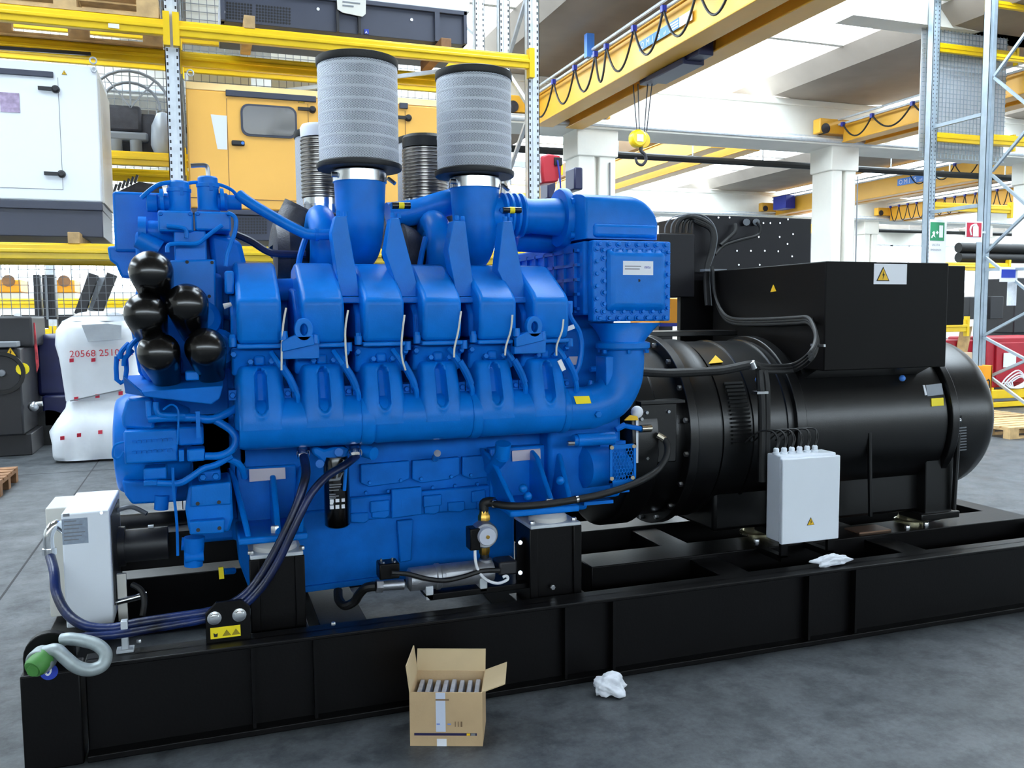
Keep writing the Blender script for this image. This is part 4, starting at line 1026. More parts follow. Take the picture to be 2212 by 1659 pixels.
# --- air filters, intake elbows, turbochargers
def filter_can(x, y, z0, h, r, parent):
    n_ = 64; me = bpy.data.meshes.new('mesh_screen'); vs = []; fs = []; uvs = []
    rows = 9
    for j in range(rows):
        for i in range(n_):
            a_ = 2*math.pi*i/n_; vs.append((x+r*math.cos(a_), y+r*math.sin(a_), z0+h*j/(rows-1)))
    for j in range(rows-1):
        for i in range(n_):
            fs.append((j*n_+i, j*n_+(i+1) % n_, (j+1)*n_+(i+1) % n_, (j+1)*n_+i))
            uvs += [(2*math.pi*r*i/n_, h*j/(rows-1)), (2*math.pi*r*(i+1)/n_, h*j/(rows-1)), (2*math.pi*r*(i+1)/n_, h*(j+1)/(rows-1)), (2*math.pi*r*i/n_, h*(j+1)/(rows-1))]
    me.from_pydata(vs, [], fs); uvl = me.uv_layers.new(name='uv')
    for k, uv in enumerate(uvs): uvl.data[k].uv = uv
    me.materials.append(FILTM)
    for p in me.polygons: p.use_smooth = True
    o = link('mesh_screen', me, parent)
    return o
def air_filter(x, y, zb, zt, r, det=True):
    flt = build('air_filter', MB().lathe((x, y, zb), (0,0,1), [(0, r*.75), (0.0, r*1.06), (.006, r*1.08), (.022, r*1.08), (.03, r*1.0), (zt-zb-.03, r*.985)], 56), RUBBER, en)
    filter_can(x, y, zb+.026, zt-zb-.05, r*1.004, flt)
    build('end_cap', MB().lathe((x, y, zt-.036), (0,0,1), [(0, r*1.02), (.004, r*1.035), (.032, r*1.03), (.036, r*.97), (.03, r*.6)], 56), RUBBER, flt)
    if det:
        for k in range(8):
            z = zb+.07+k*(zt-zb-.13)/7
            build('glue_bead', MB().lathe((x, y, z), (0,0,1), [(0, r*1.004), (.004, r*1.008), (.010, r*1.008), (.014, r*1.004)], 48, False), mat('pale glue bead', (190, 195, 203), .6), flt)
    return flt
def intake(px, pyt, pyb, Y, r=.172):
    c = P(px, (pyt+pyb)/2, Y); x = c.x
    zt, zb = P(px, pyt, Y-r*.3).z, P(px, pyb, Y).z
    flt = air_filter(x, Y, zb, zt, r)
    zc = zb
    build('clamp_band', MB().lathe((x, Y, zc-.058), (0,0,1), [(0, .113), (.004, .119), (.05, .119), (.056, .113)], 40), CHROME, en)
    build('clamp_screw', MB().cyl((x-.13, Y-.05, zc-.03), (x-.105, Y-.05, zc-.03), .012, n=8).cyl((x+.118, Y-.04, zc-.035), (x+.145, Y-.06, zc-.06), .009, n=8), STEEL, en)
    e_ = MB()
    pts = [(x, Y, zc-.05), (x, Y, zc-.13), (x, Y, zc-.2), (x, Y+.01, zc-.28), (x, Y+.07, zc-.335), (x-.0, Y+.16, zc-.35), (x, Y+.26, zc-.35)]
    e_.tube(pts, .1135, 32, 5, .085); build('intake_elbow', e_, BLUE, en, ang=60)
    return x, zc
f1 = intake(774, 122, 368, 3.90); f2 = intake(1024, 152, 383, 3.90, .17)
air_filter(.64, 4.62, 2.10, 2.53, .165, False); air_filter(1.17, 4.62, 2.12, 2.53, .165, False)
for (x, zc) in (f1, f2):
    # compressor volute and turbine housing left of the elbow
    zt_ = zc-.33
    ring = [(x-.155, 4.08+.125*math.cos(a_), zt_+.01+.125*math.sin(a_)) for a_ in [2*math.pi*i/20 for i in range(21)]]
    build('compressor_volute', MB().tube(ring, .062, 16, 1).lathe((x-.2, 4.08, zt_+.01), (1,0,0), [(0, .05), (0, .12), (.05, .14), (.1, .12), (.22, .09)], 28), BLUE, en, ang=60)
    build('turbine_housing', MB().lathe((x-.36, 4.12, zt_-.02), (1,0,0), [(0, .06), (.01, .12), (.06, .155), (.12, .13), (.17, .08)], 26), CASTIRON, en)
    build('turbine_pipe', MB().tube([(x-.28, 4.2, zt_-.02), (x-.26, 4.25, zt_+.08), (x-.22, 4.28, zt_+.16), (x-.2, 4.28, zt_+.2)], .1, 20, 4), CASTIRON, en)
    build('oil_return', MB().tube([(x-.23, 3.93, zt_+.05), (x-.27, 3.86, zt_-.05), (x-.29, 3.84, zt_-.16)], .013, 8, 4), BLUE2, en)
# exhaust bellows
for (pxl, pxr, pyt, pyb, cap) in ((650, 738, 300, 430, LABW), (870, 966, 322, 432, RUBBER)):
    a_, c_ = P(pxl, 380, 4.28), P(pxr, 380, 4.28); x = (a_.x+c_.x)/2; r_ = (c_.x-a_.x)/2
    zt_, zb_ = P((pxl+pxr)/2, pyt, 4.28).z, P((pxl+pxr)/2, pyb, 4.28).z
    n_ = 15; pr = []
    for k in range(n_):
        z = (zt_-zb_)*k/n_; pr += [(z, r_*.93), (z+(zt_-zb_)*.25/n_, r_*1.0), (z+(zt_-zb_)*.6/n_, r_*1.0), (z+(zt_-zb_)*.85/n_, r_*.93)]
    bl = build('exhaust_bellows', MB().lathe((x, 4.28, zb_), (0,0,1), pr, 36), mat('bellows steel', (150, 146, 142), .28, 1.), en, ang=25)
    build('bellows_collar', MB().lathe((x, 4.28, zb_-.03), (0,0,1), [(0, r_*.92), (.03, r_*.92)], 30).lathe((x, 4.28, zb_-.075), (0,0,1), [(0, r_*.86), (.045, r_*.88)], 30), CHROME, bl)
    build('bellows_cap', MB().lathe((x, 4.28, zt_), (0,0,1), [(0, r_*.97), (.045, r_*.99), (.06, r_*.9), (.062, r_*.5)], 30), cap, bl)
    fo = build('bellows_flange', MB().lathe((x, 4.28, zb_-.11), (0,0,1), [(0, r_*1.25), (.012, r_*1.3), (.03, r_*1.3), (.038, r_*1.0)], 34), CASTIRON, en)
    for k in range(8):
        a2 = 2*math.pi*k/8; build('flange_bolt', MB().hexb((x+r_*1.17*math.cos(a2), 4.28+r_*1.17*math.sin(a2), zb_-.115), (0,0,-1), .012, .02), STEEL, fo)
    build('exhaust_neck', MB().lathe((x, 4.28, zb_-.28), (0,0,1), [(0, r_*1.2), (.06, r_*1.15), (.17, r_*.95)], 28), CASTIRON, en)
# black sensors with yellow bands on the elbows
for px, py, pl in ((866, 444, 845), (1105, 454, 1078)):
    a_ = P(px-19, py, 3.80); c_ = P(px+20, py, 3.80)
    s_ = build('sensor', MB().cyl(a_, c_, .0145, n=16), BLACKG, en); m_ = (a_+c_)/2
    build('yellow_band', MB().cyl(m_-V((.012, 0, 0)), m_+V((.012, 0, 0)), .0152, n=16), LABY, s_)
    build('sensor_stub', MB().cyl(P(pl, py, 3.86), a_, .012, n=10), BLUE, en)
# crossing air pipes behind the second filter
build('air_pipe', MB().tube([P(838, 466, 4.15), P(900, 458, 4.15), P(960, 440, 4.1), P(1000, 432, 4.1)], .062, 22, 5), BLUE, en)
# --- duct into the charge cooler hood
dz = P(1170, 468, 3.9).z; x0_ = P(1095, 465, 3.9).x; xh = P(1258, 470, 3.9).x
d_ = MB().lathe((x0_-.1, 3.9, dz), (1,0,0), [(0, .08), (.06, .085)]+[(.06+.03*k+o_, .086+rr) for k in range(4) for o_, rr in ((0, 0), (.01, .018), (.02, .018), (.029, 0))]+[(.22, .08), (.3, .086), (.38, .092), (xh-x0_+.1, .1)], 32)
build('charge_duct', d_, BLUE, en, ang=50)
build('bypass_pipe', MB().cyl(P(1110, 510, 4.05), P(1300, 520, 4.05), .075, n=22), BLUE2, en)
# charge air hood: rounded box swept over the cooler
yA, yB = 3.66, 4.12
zlo, zhi = P(1350, 517, yA).z, P(1330, 424, yA+.1).z
xa_, xb_ = P(1262, 470, yA).x, P(1427, 480, yA).x
Rr = .15
arc = [(xb_-Rr+Rr*math.cos(t), zhi-Rr*.95+Rr*.95*math.sin(t)) for t in [math.radians(9*i) for i in range(11)]]
prh = [(xa_, zlo), (xb_-.004, zlo)]+arc+[(xa_, zhi)]
xm_, zm_ = (xa_+xb_)/2, zlo
vs = []; n_ = len(prh)
secs_ = [(yA+.0, .80), (yA+.006, .87), (yA+.022, .93), (yA+.05, .975), (yA+.09, 1), (yB-.09, 1), (yB-.03, .95), (yB, .82)]
for y, k_ in secs_: vs += [V((xm_+(x-xm_)*(.5+.5*k_), y, zm_+(z-zm_)*k_)) for x, z in prh]
fs = [tuple(range(n_)), tuple(range(len(vs)-1, len(vs)-n_-1, -1))]
for j in range(len(secs_)-1):
    for i in range(n_):
        k = (i+1) % n_; fs.append((j*n_+k, j*n_+i, (j+1)*n_+i, (j+1)*n_+k))
hd2 = build('cooler_hood', MB().add(vs, fs), BLUE, en, 0, ang=50)
build('hood_collar', MB().lathe((xa_-.03, 3.9, (zlo+zhi)/2+.01), (1,0,0), [(0, .10), (.0, .135), (.012, .142), (.035, .142), (.045, .13)], 36), BLUE, en, ang=50)
build('hood_lip', pbox(MB(), 1284, 483, 1422, 514, yA-.016, .06), BLUE, hd2, .018, 4)
for px, py in ((1245, 436), (1243, 508)):
    build('hood_boss', MB().cyl(P(px-12, py, 3.78), P(px+12, py, 3.78), .018, n=12), BLUE, en)
# --- charge air cooler
xl, xr = P(1281, 600, 3.60).x, P(1449, 600, 3.60).x; zt_, zb_ = P(1365, 520, 3.60).z, P(1365, 694, 3.60).z
build('cooler_body', MB().box(xl-.02, xr-.06, 3.66, 4.6, zb_+.03, zt_+.0), BLUE2, en, .01)
for k in range(5):
    z = zb_+.06+k*(zt_-zb_-.1)/4; build('cooler_rib', MB().box(xl-.034, xl-.02, 3.7, 4.55, z-.007, z+.007), BLUE2, en)
for k in range(7):
    y = 3.74+k*.125; build('cooler_rib', MB().box(xl-.034, xl-.02, y-.007, y+.007, zb_+.04, zt_-.03), BLUE2, en)
cc = build('cooler_cover', MB().box(xl, xr, 3.60, 3.66, zb_, zt_), BLUE, en, .008)
xi0, xi1 = P(1322, 600, 3.585).x, P(1430, 600, 3.585).x; zi1, zi0 = P(1365, 550, 3.585).z, P(1365, 660, 3.585).z
o_, i_ = .03, .0
vs = [(xi0-o_, 3.60, zi0-o_), (xi1+o_, 3.60, zi0-o_), (xi1+o_, 3.60, zi1+o_), (xi0-o_, 3.60, zi1+o_), (xi0, 3.572, zi0), (xi1, 3.572, zi0), (xi1, 3.572, zi1), (xi0, 3.572, zi1)]
build('cover_dome', MB().add(vs, [(4,5,6,7), (0,1,5,4), (1,2,6,5), (2,3,7,6), (3,0,4,7), (3,2,1,0)]), BLUE, cc, .012, 3)
W_, H_ = xr-xl, zt_-zb_
bolts = []
for k in range(8): bolts += [(xl+.03+k*(W_-.06)/7, zt_-.018), (xl+.03+k*(W_-.06)/7, zb_+.016)]
for k in range(6): bolts += [(xl+.016, zb_+.05+k*(H_-.09)/5), (xr-.02, zb_+.06+k*(H_-.11)/5)]
for k in range(7): bolts += [(xl+.05+k*(W_-.1)/6, zt_-.045), (xl+.05+k*(W_-.1)/6, zb_+.045)]
for k in range(5): bolts += [(xl+.052, zb_+.08+k*(H_-.16)/4), (xr-.045, zb_+.09+k*(H_-.17)/4)]
bm0 = None
for x, z in bolts:
    if bm0 is None: bm0 = build('cover_bolt', MB().cyl((0, 0, 0), (0, -.005, 0), .0145, n=12).hexb((0, -.005, 0), (0, -1, 0), .0095, .012), BLUE, cc); q = bm0
    else: q = bm0.copy(); COL.objects.link(q)
    q.location = (x, 3.60, z)
lb = build('maker_plate', pbox(MB(), 1346, 564, 1411, 594, 3.5705, .002), LABW, en)
build('plate_print', pbox(MB(), 1350, 574, 1385, 576, 3.569, .001), GREYP, lb); build('plate_print', pbox(MB(), 1350, 580, 1382, 582, 3.569, .001), GREYP, lb)
text('lettering', 'mtu', .02, INKB, P(1392, 580, 3.5695), (1,0,0), (0,0,1), lb)['kind'] = 'stuff'
build('cover_hole', MB().cyl(P(1380, 606, 3.573), P(1380, 606, 3.571), .007, n=10), INK, cc)
# transition funnel to the elbow flange
top = [(P(1293, 700, MY).x, MY-.09), (P(1420, 700, MY).x, MY-.09), (P(1420, 700, MY).x, MY+.16), (P(1293, 700, MY).x, MY+.16)]
fn_ = MB(); nseg = 28; vs = []; ztf = P(1350, 698, MY).z
for j, t in enumerate((0, .2, .45, .7, .88, 1)):
    for k in range(nseg):
        a_ = 2*math.pi*k/nseg; ca, sa = math.cos(a_), math.sin(a_); q = (abs(ca)**6+abs(sa)**6)**(-1/6)
        hx = (top[1][0]-top[0][0])/2; mx = (top[1][0]+top[0][0])/2
        rx = (hx*q)*(1-t)+.1*t*1.0; ry = (.125*q)*(1-t)+.1*t
        e_ = t**.7
        vs.append((mx*(1-t)+ex*t+ca*((hx*q)*(1-e_)+.1*e_), (MY+.035)*(1-t)+MY*t+sa*((.125*q)*(1-e_)+.1*e_), ztf*(1-t)+(zf+.03)*t))
fs = [(j*nseg+k, (j+1)*nseg+k, (j+1)*nseg+(k+1) % nseg, j*nseg+(k+1) % nseg) for j in range(5) for k in range(nseg)]
build('cooler_funnel', fn_.add(vs, fs), BLUE, en, ang=60)
# items between the last cover and the cooler
build('sensor_loom', MB().tube([P(1228, 656, 3.6), P(1232, 685, 3.6), P(1250, 715, 3.62), P(1256, 750, 3.62), P(1250, 790, 3.62), P(1238, 812, 3.62)], .013, 8, 5), BLUE, en)
build('loom_connector', MB().box(P(1222, 660, 3.6).x, P(1236, 660, 3.6).x, 3.59, 3.63, P(1230, 676, 3.6).z, P(1230, 650, 3.6).z), BLUE, en, .004)
build('white_tag', MB().obox(P(1232, 708, 3.6), (.018, 0, .006), (0, .004, 0), (-.004, 0, .009)), LABW, en)
build('flywheel_end_block', MB().box(1.52, 1.9, 3.78, 4.7, .7, 1.53).box(1.55, 1.9, 3.85, 4.6, 1.5, 1.62), BLUE2, en, .02)
build('rear_label', pbox(MB(), 1228, 770, 1252, 788, 3.775, .003), LABG, en)
build('cable_tie', MB().bar(P(1208, 778, 3.5), P(1218, 800, 3.5), .02, .006, (0,1,0)), LABW, en)
# --- lower right: starter, mesh guard, tubes
build('starter_motor', MB().lathe(P(1250, 1010, 3.78), (1, .15, 0), [(0, .05), (.02, .1), (.16, .1), (.2, .07), (.28, .06)], 24).box(1.62, 1.9, 3.8, 4.0, .72, .98), BLUE2, en)
build('solenoid', MB().cyl(P(1246, 951, 3.68), P(1325, 946, 3.68), .031, n=20).cyl(P(1238, 951, 3.68), P(1247, 951, 3.68), .026, n=16), BLUE, en)
build('solenoid_terminal', MB().cyl(P(1226, 958, 3.66), P(1240, 958, 3.66), .012, n=8), STEEL, en)
g0, g1 = P(1318, 962, 3.66), P(1374, 1040, 3.66)
gd = build('guard_frame', MB().box(g0.x, g0.x+.012, 3.66, 3.672, g1.z, g0.z).box(g1.x-.012, g1.x, 3.66, 3.672, g1.z, g0.z).box(g0.x, g1.x, 3.66, 3.672, g1.z, g1.z+.012).box(g0.x, g1.x, 3.66, 3.672, g0.z-.02, g0.z).box(g0.x+.02, g1.x-.03, 3.67, 3.7, g1.z-.05, g1.z), BLUE, en)
mb_ = MB(); st = .0165; k = 0
for r_ in range(11):
    for c_ in range(8):
        x = g0.x+.012+c_*.0155+(r_ % 2)*.0077; z = g1.z+.012+r_*st
        if x < g1.x-.018 and z < g0.z-.03:
            mb_.bar((x, 3.664, z), (x+.0077, 3.664, z+st*.4), .003, .003, (0,1,0)).bar((x+.0077, 3.664, z+st*.4), (x+.0155, 3.664, z), .003, .003, (0,1,0)).bar((x+.0077, 3.664, z+st*.4), (x+.0077, 3.664, z+st), .003, .003, (0,1,0))
o = build('guard_mesh', mb_, BLUE, en); o['kind'] = 'stuff'
build('guard_back', MB().box(g0.x, g1.x, 3.77, 3.8, g1.z, g0.z), BLUE2, en)
for p in ((1322, 967), (1370, 964), (1322, 1034), (1367, 1032)): build('guard_screw', MB().cyl(P(*p, 3.665), P(*p, 3.65), .0095, n=12), mat('dull screw', (130, 120, 100), .4, .7), gd)
build('flywheel_housing_edge', MB().box(P(1379, 940, 3.75).x-.012, P(1379, 940, 3.75).x, 3.75, 4.0, P(1376, 1000, 3.75).z, P(1376, 893, 3.75).z), GALV, en)
build('crank_sensor', MB().cyl(P(1330, 928, 3.7), P(1350, 918, 3.7), .014, n=10).cyl(P(1350, 920, 3.7), P(1384, 926, 3.7), .012, n=10), BLUE2, en)
build('lower_bar', MB().box(P(1262, 1085, 3.8).x, P(1325, 1085, 3.8).x, 3.8, 3.85, P(1290, 1090, 3.8).z, P(1290, 1083, 3.8).z), BLUE, en)
# engine feet
def foot(pts_web, plate_px, Yf, M_, nm='engine_foot'):
    xm, zt = M_
    a_, c_ = plate_px
    zp = zt+.056
    xa2, xc2 = P(a_, 1150, Yf).x, P(c_, 1150, Yf).x
    b = MB().box(xa2, xc2, Yf-.03, Yf+.33, zp, zp+.028)
    w_ = .012
    for x, lean in ((xa2+.03, .04), (xm, 0), (xc2-.04, -.03)):
        b.prism([(x, Yf-.01, zp+.02), (x, Yf+.33, zp+.02), (x-lean*1.5, Yf+.33, zp+.26), (x-lean, Yf+.20, zp+.22)], (w_*2, 0, 0))
    b.box(xa2+.01, xc2-.01, Yf+.28, Yf+.34, zp, zp+.26)
    o = build(nm, b, BLUE, en, .008)
    build('foot_bolt', MB().hexb((xm, Yf+.03, zp+.028), (0,0,1), .018, .03), STEEL, o)
foot(None, (514, 664), 3.6, M1); foot(None, (1098, 1247), 3.56, M2)
for c in ((1130, 1055), (1210, 1038), (1140, 1072)): build('foot_stud', MB().sph(P(*c, 3.6), .02), BLUE, en)
build('silver_plate', MB().prism([P(538, 1014, 3.83), P(616, 1010, 3.83), P(617, 1034, 3.83), P(539, 1041, 3.83)], (0, .005, 0)), LABG, en)
build('silver_plate', MB().prism([P(1106, 974, 3.83), P(1167, 969, 3.83), P(1168, 991, 3.83), P(1107, 997, 3.83)], (0, .005, 0)), LABG, en)
# oil filler spout and valve heads
build('oil_filler', MB().tube([P(1060, 1010, 3.86), P(1072, 1000, 3.78), P(1084, 985, 3.72)], .034, 16, 4).cyl(P(1085, 986, 3.72), P(1087, 958, 3.70), .036, .036, 20), BLUE, en)
build('drain_cap', MB().cyl(P(940, 990, 3.86), P(945, 979, 3.76), .016, n=14), STEEL, en)
# --- oil filter and its bracket
p = P(728, 1075, 3.72); zt_ = P(728, 985, 3.72).z; zb_ = P(728, 1139, 3.72).z; r_ = .054
of = build('oil_filter', MB().lathe((p.x, 3.72, zb_), (0,0,1), [(0, r_*.55), (.004, r_*.8), (.014, r_), (zt_-zb_-.02, r_), (zt_-zb_, r_*.9)], 32), BLACKG, en, ang=50)
for (px0, py0, px1, py1) in ((713, 1079, 721, 1086), (725, 1078, 733, 1085), (738, 1077, 745, 1084), (713, 1092, 721, 1100), (725, 1091, 733, 1099), (738, 1090, 745, 1098), (713, 1086, 720, 1090)):
    build('printed_mark', pbox(MB(), px0, py0, px1, py1, 3.72-r_-.001, .012), LABW, of)
for (py, wd) in ((1046, 26), (1051, 24), (1058, 20), (1067, 13), (1071, 20), (1075, 14)):
    build('printed_line', pbox(MB(), 712, py, 712+wd, py+2.2, 3.72-r_-.001, .012), GREYP, of)
build('printed_logo', MB().prism([P(*q, 3.72-r_-.001) for q in ((711, 1040), (713, 1035), (725, 1034), (727, 1025), (731, 1024), (729, 1032), (735, 1031), (738, 1022), (742, 1021), (735, 1037))], (0, .01, 0)), GREYP, of)
build('filter_bracket', MB().prism([P(*q, 3.70) for q in ((672, 968), (684, 964), (700, 972), (722, 966), (740, 965), (756, 970), (748, 990), (730, 1000), (712, 1008), (700, 1003), (688, 990), (676, 982))], (0, .1, 0)), BLUE, en, .01)
for c in ((732, 977), (691, 1002)): build('bracket_boss', MB().cyl(P(*c, 3.70), P(*c, 3.685), .018, n=14), BLUE, en)
build('valve_cap', MB().cyl(P(780, 972, 3.72), P(808, 980, 3.66), .028, n=20), BLUE, en)
build('dip_tube', MB().tube([P(748, 1003, 3.655), P(746, 1030, 3.655), P(744, 1060, 3.655)], .0075, 8, 3), BLUE, en)
# --- front end (left): gear case and ancillaries
build('gear_case', MB().box(P(300, 700, 3.95).x, P(505, 700, 3.95).x, 3.92, 4.6, P(340, 1085, 3.95).z, 1.95).box(P(395, 700, 3.95).x, P(505, 700, 3.95).x, 3.92, 4.6, .62, 1.2), BLUE2, en, .02)
build('gear_case_flank', ppoly(MB(), [(450, 500), (520, 520), (540, 600), (535, 690), (470, 690)], 3.86, .3), BLUE2, en, .02)
o = build('expansion_tank', MB().prism(rrect(P(246, 480, 4.0).x, P(372, 480, 4.0).x, P(300, 545, 4.0).z, P(300, 416, 4.0).z, 3.98, .012), (0, .4, 0)), BLUE, en, .035, 4)
build('tank_bracket', ppoly(MB(), [(231, 532), (300, 527), (330, 560), (300, 600), (262, 600), (250, 572), (236, 562)], 4.0, .12), BLUE, en, .01)
build('water_neck', MB().lathe(P(300, 500, 3.88), (1, 0, 0), [(0, .05), (.0, .06), (.03, .06), (.035, .045), (.14, .045)], 20).cyl(P(300, 515, 3.85), P(345, 540, 3.85), .04, n=16), BLUE, en)
for (a_, c_, pt) in ((341, 417, 0), (421, 499, 2)):
    o = build('thermostat_housing', pbox(MB(), a_, 455+pt, c_, 500-pt, 3.72, .22), BLUE, en, .008)
    for px in (a_+6, c_-6): build('housing_bolt', MB().hexb(P(px, 462, 3.72)+V((0, .02, 0)), (0, -1, 0), .009, .03), BLUE2, o)
for (px, pt, pb, r_) in ((387, 392, 458, .044), (450, 382, 456, .042)):
    c = P(px, 430, 3.82); z1, z0 = P(px, pt, 3.82).z, P(px, pb, 3.82).z
    o = build('thermostat_tower', MB().lathe((c.x, 3.82, z0), (0,0,1), [(0, r_*1.12), (.012, r_*1.0), (z1-z0-.045, r_), (z1-z0-.043, r_*1.08), (z1-z0-.03, r_*1.08), (z1-z0-.028, r_*.93), (z1-z0-.006, r_*.93), (z1-z0, r_*.8)], 28), BLUE, en)
    build('tower_clip', MB().box(c.x+.005, c.x+.018, 3.82-r_*1.15, 3.82-r_*.95, z1-.06, z1-.03), BLUE2, o)
for (xa2, xb2, py) in ((316, 366, 438), (468, 521, 436)):
    build('hose_stub', MB().lathe(P(xa2, py, 3.82), (1, 0, 0), [(0, .028), (.004, .036), (.04, .036), (.045, .03), (P(xb2, py, 3.82).x-P(xa2, py, 3.82).x, .03)], 22), BLUE2, en)
build('stub_flange', MB().cyl(P(346, 432, 3.8), P(354, 432, 3.8), .045, n=20).cyl(P(476, 430, 3.8), P(484, 430, 3.8), .043, n=20), BLUE, en)
build('vent_line', MB().tube([P(305, 428, 3.8), P(325, 410, 3.8), P(345, 398, 3.8), P(372, 394, 3.8)], .009, 8, 5), BLUE, en)
build('vent_line', MB().tube([P(405, 396, 3.82), P(425, 394, 3.82), P(470, 398, 3.82), P(500, 410, 3.82), P(512, 424, 3.82)], .007, 8, 5), BLUE, en)
build('silver_elbow_pipe', MB().tube([P(412, 358, 3.84), P(440, 357, 3.84), P(448, 362, 3.84), P(450, 382, 3.82)], .009, 8, 4), STEEL, en)
build('coolant_pipe', MB().tube([P(516, 420, 3.8), P(540, 438, 3.78), P(600, 474, 3.76), P(645, 498, 3.74), P(668, 506, 3.74), P(718, 507, 3.74)], .022, 14, 5), BLUE, en)
build('pipe_clip', MB().cyl(P(680, 507, 3.74), P(688, 507, 3.74), .027, n=16), BLUE2, en)
build('return_pipe', MB().tube([P(505, 505, 3.95), P(540, 520, 3.95), P(575, 542, 3.95), P(600, 548, 3.95), P(660, 549, 3.95)], .016, 10, 5), RUBBL, en)
build('valve_column', pbox(MB(), 376, 497, 446, 570, 3.74, .2), BLUE, en, .006)
build('control_plate', ppoly(MB(), [(366, 562), (465, 560), (468, 680), (430, 690), (366, 690)], 3.70, .18), BLUE, en, .008)
for c in ((404, 566), (458, 567), (452, 640), (455, 660)): build('plate_bolt', MB().cyl(P(*c, 3.70), P(*c, 3.695), .007, n=8), INK, en)
build('fuel_line', MB().tube([P(403, 514, 3.70), P(402, 498, 3.70), P(392, 492, 3.70), P(360, 488, 3.70)], .008, 8, 4), BLUE, en)
build('fuel_line', MB().tube([P(362, 545, 3.69), P(364, 530, 3.69), P(385, 526, 3.69), P(425, 526, 3.69), P(445, 512, 3.69), P(480, 486, 3.69)], .0085, 8, 4), BLUE, en)
build('fuel_line', MB().tube([P(492, 460, 3.68), P(508, 470, 3.68), P(508, 500, 3.68), P(492, 545, 3.68), P(488, 575, 3.68)], .0085, 8, 4), BLUE, en)
build('wing_block', pbox(MB(), 486, 585, 506, 635, 3.62, .15), BLUE, en, .008)
build('white_spout', MB().cyl(P(483, 662, 3.6), P(500, 657, 3.6), .012, .008, 10), CREAM, en)
# five gloss black canisters
for (px, py, s_) in ((318, 558, 44), (397, 630, 43), (306, 650, 43), (335, 737, 43), (438, 727, 42)):
    tip = P(px, py, 3.46); r_ = 1.05*s_/ppm(tip); d_ = V((-.10, -.74, .55)).normalized()
    c = tip-d_*r_*.35; L = .27
    pr = [(0, r_*.66), (L*.12, r_*.72), (L*.5, r_*.92), (L*.68, r_*1.0), (L*.72, r_*1.01)]+[(L*.72+.28*L*math.sin(a_), r_*1.01*math.cos(a_)) for a_ in [math.radians(x_) for x_ in (10, 20, 30, 40, 50, 60, 68, 76, 83, 88)]]
    cn = build('oil_filter_canister', MB().lathe(c-d_*(L-r_*.35), d_, pr, 36), BLACKG, en, ang=50)
for c in ((435, 700), (350, 790), (470, 760)): build('canister_head', MB().lathe(P(*c, 3.75), (0, -1, .3), [(0, .08), (.08, .075), (.1, .05)], 22), BLUE2, en)
build('canister_block', ppoly(MB(), [(300, 590), (480, 590), (488, 800), (300, 815), (280, 700)], 3.78, .18), BLUE2, en, .02)
for i, c in enumerate(((262, 760), (270, 775), (280, 750))):
    build('valve_linkage', MB().tube([P(c[0]+16, c[1]-18, 3.7), P(c[0], c[1], 3.68), P(c[0]-2, c[1]+15, 3.68)], .01, 8, 4), BLUE2, en)
build('bracket_loop', MB().tube([P(252, 770, 3.7), P(252, 820, 3.7), P(270, 822, 3.7), P(272, 775, 3.7), P(252, 770, 3.7)], .009, 8, 2), BLUE2, en)
# drip tray under the canisters
b = MB().prism([P(*q, 3.52) for q in ((305, 846), (482, 833), (474, 862), (456, 874), (312, 857))], (0, .02, 0))
b.prism([P(265, 812, 3.55), P(305, 846, 3.52), P(312, 857, 3.52), P(270, 850, 3.75)], (0, .04, 0)).add([P(265, 812, 3.9), P(480, 800, 3.9), P(482, 835, 3.52), P(305, 848, 3.52)], [(0,1,2,3)])
build('drip_tray', b, BLUE2, en, .004)
build('tray_connector', pbox(MB(), 400, 802, 430, 822, 3.58, .06), BLUE, en, .006)
# charging alternator drum on the lower left
c = P(300, 975, 3.75)
build('front_drum', MB().lathe((P(250, 975, 3.98).x, 3.98, c.z), (1, 0, 0), [(0, .12), (.01, .19), (.05, .215), (.2, .215), (.24, .19), (.3, .16)], 36), BLUE, en, .006)
build('drum_cover', ppoly(MB(), [(272, 862), (325, 857), (340, 905), (330, 930), (265, 925), (262, 900)], 3.72, .12), BLUE, en, .012)
ec = build('control_unit', pbox(MB(), 268, 929, 384, 1000, 3.66, .1), BLUE, en, .008)
for r_ in range(2):
    for k in range(8):
        p = P(290+k*11.2, 955+r_*23-k*.8, 3.658); build('connector_bump', MB().box(p.x-.007, p.x+.007, 3.652, 3.662, p.z-.004, p.z+.006), BLUE2, ec)
build('unit_cable', MB().tube([P(268, 955, 3.64), P(248, 962, 3.64), P(244, 985, 3.64), P(256, 990, 3.64), P(267, 976, 3.64)], .0045, 6, 5), BLUE, ec)
build('connector_block', pbox(MB(), 386, 972, 398, 998, 3.63, .08), BLUE, en, .004)
build('connector_block', pbox(MB(), 404, 970, 443, 997, 3.62, .1), BLUE, en, .008)
build('connector_block', pbox(MB(), 385, 922, 440, 962, 3.66, .12), BLUE2, en, .008)
build('big_harness', MB().tube([P(443, 985, 3.63), P(475, 984, 3.63), P(500, 972, 3.63), P(511, 950, 3.63), P(500, 930, 3.64), P(478, 915, 3.65), P(455, 903, 3.66)], .0155, 12, 6), BLUE, en)
build('harness_trunk', MB().tube([P(320, 905, 3.64), P(360, 902, 3.64), P(420, 902, 3.64), P(460, 905, 3.65), P(515, 880, 3.68)], .017, 12, 5), BLUE, en)
build('harness_trunk', MB().tube([P(321, 866, 3.64), P(322, 890, 3.64), P(324, 902, 3.64)], .012, 10, 4), BLUE, en)
build('harness_trunk', MB().tube([P(337, 868, 3.63), P(338, 885, 3.63), P(350, 897, 3.63), P(400, 898, 3.63)], .012, 10, 4), BLUE, en)
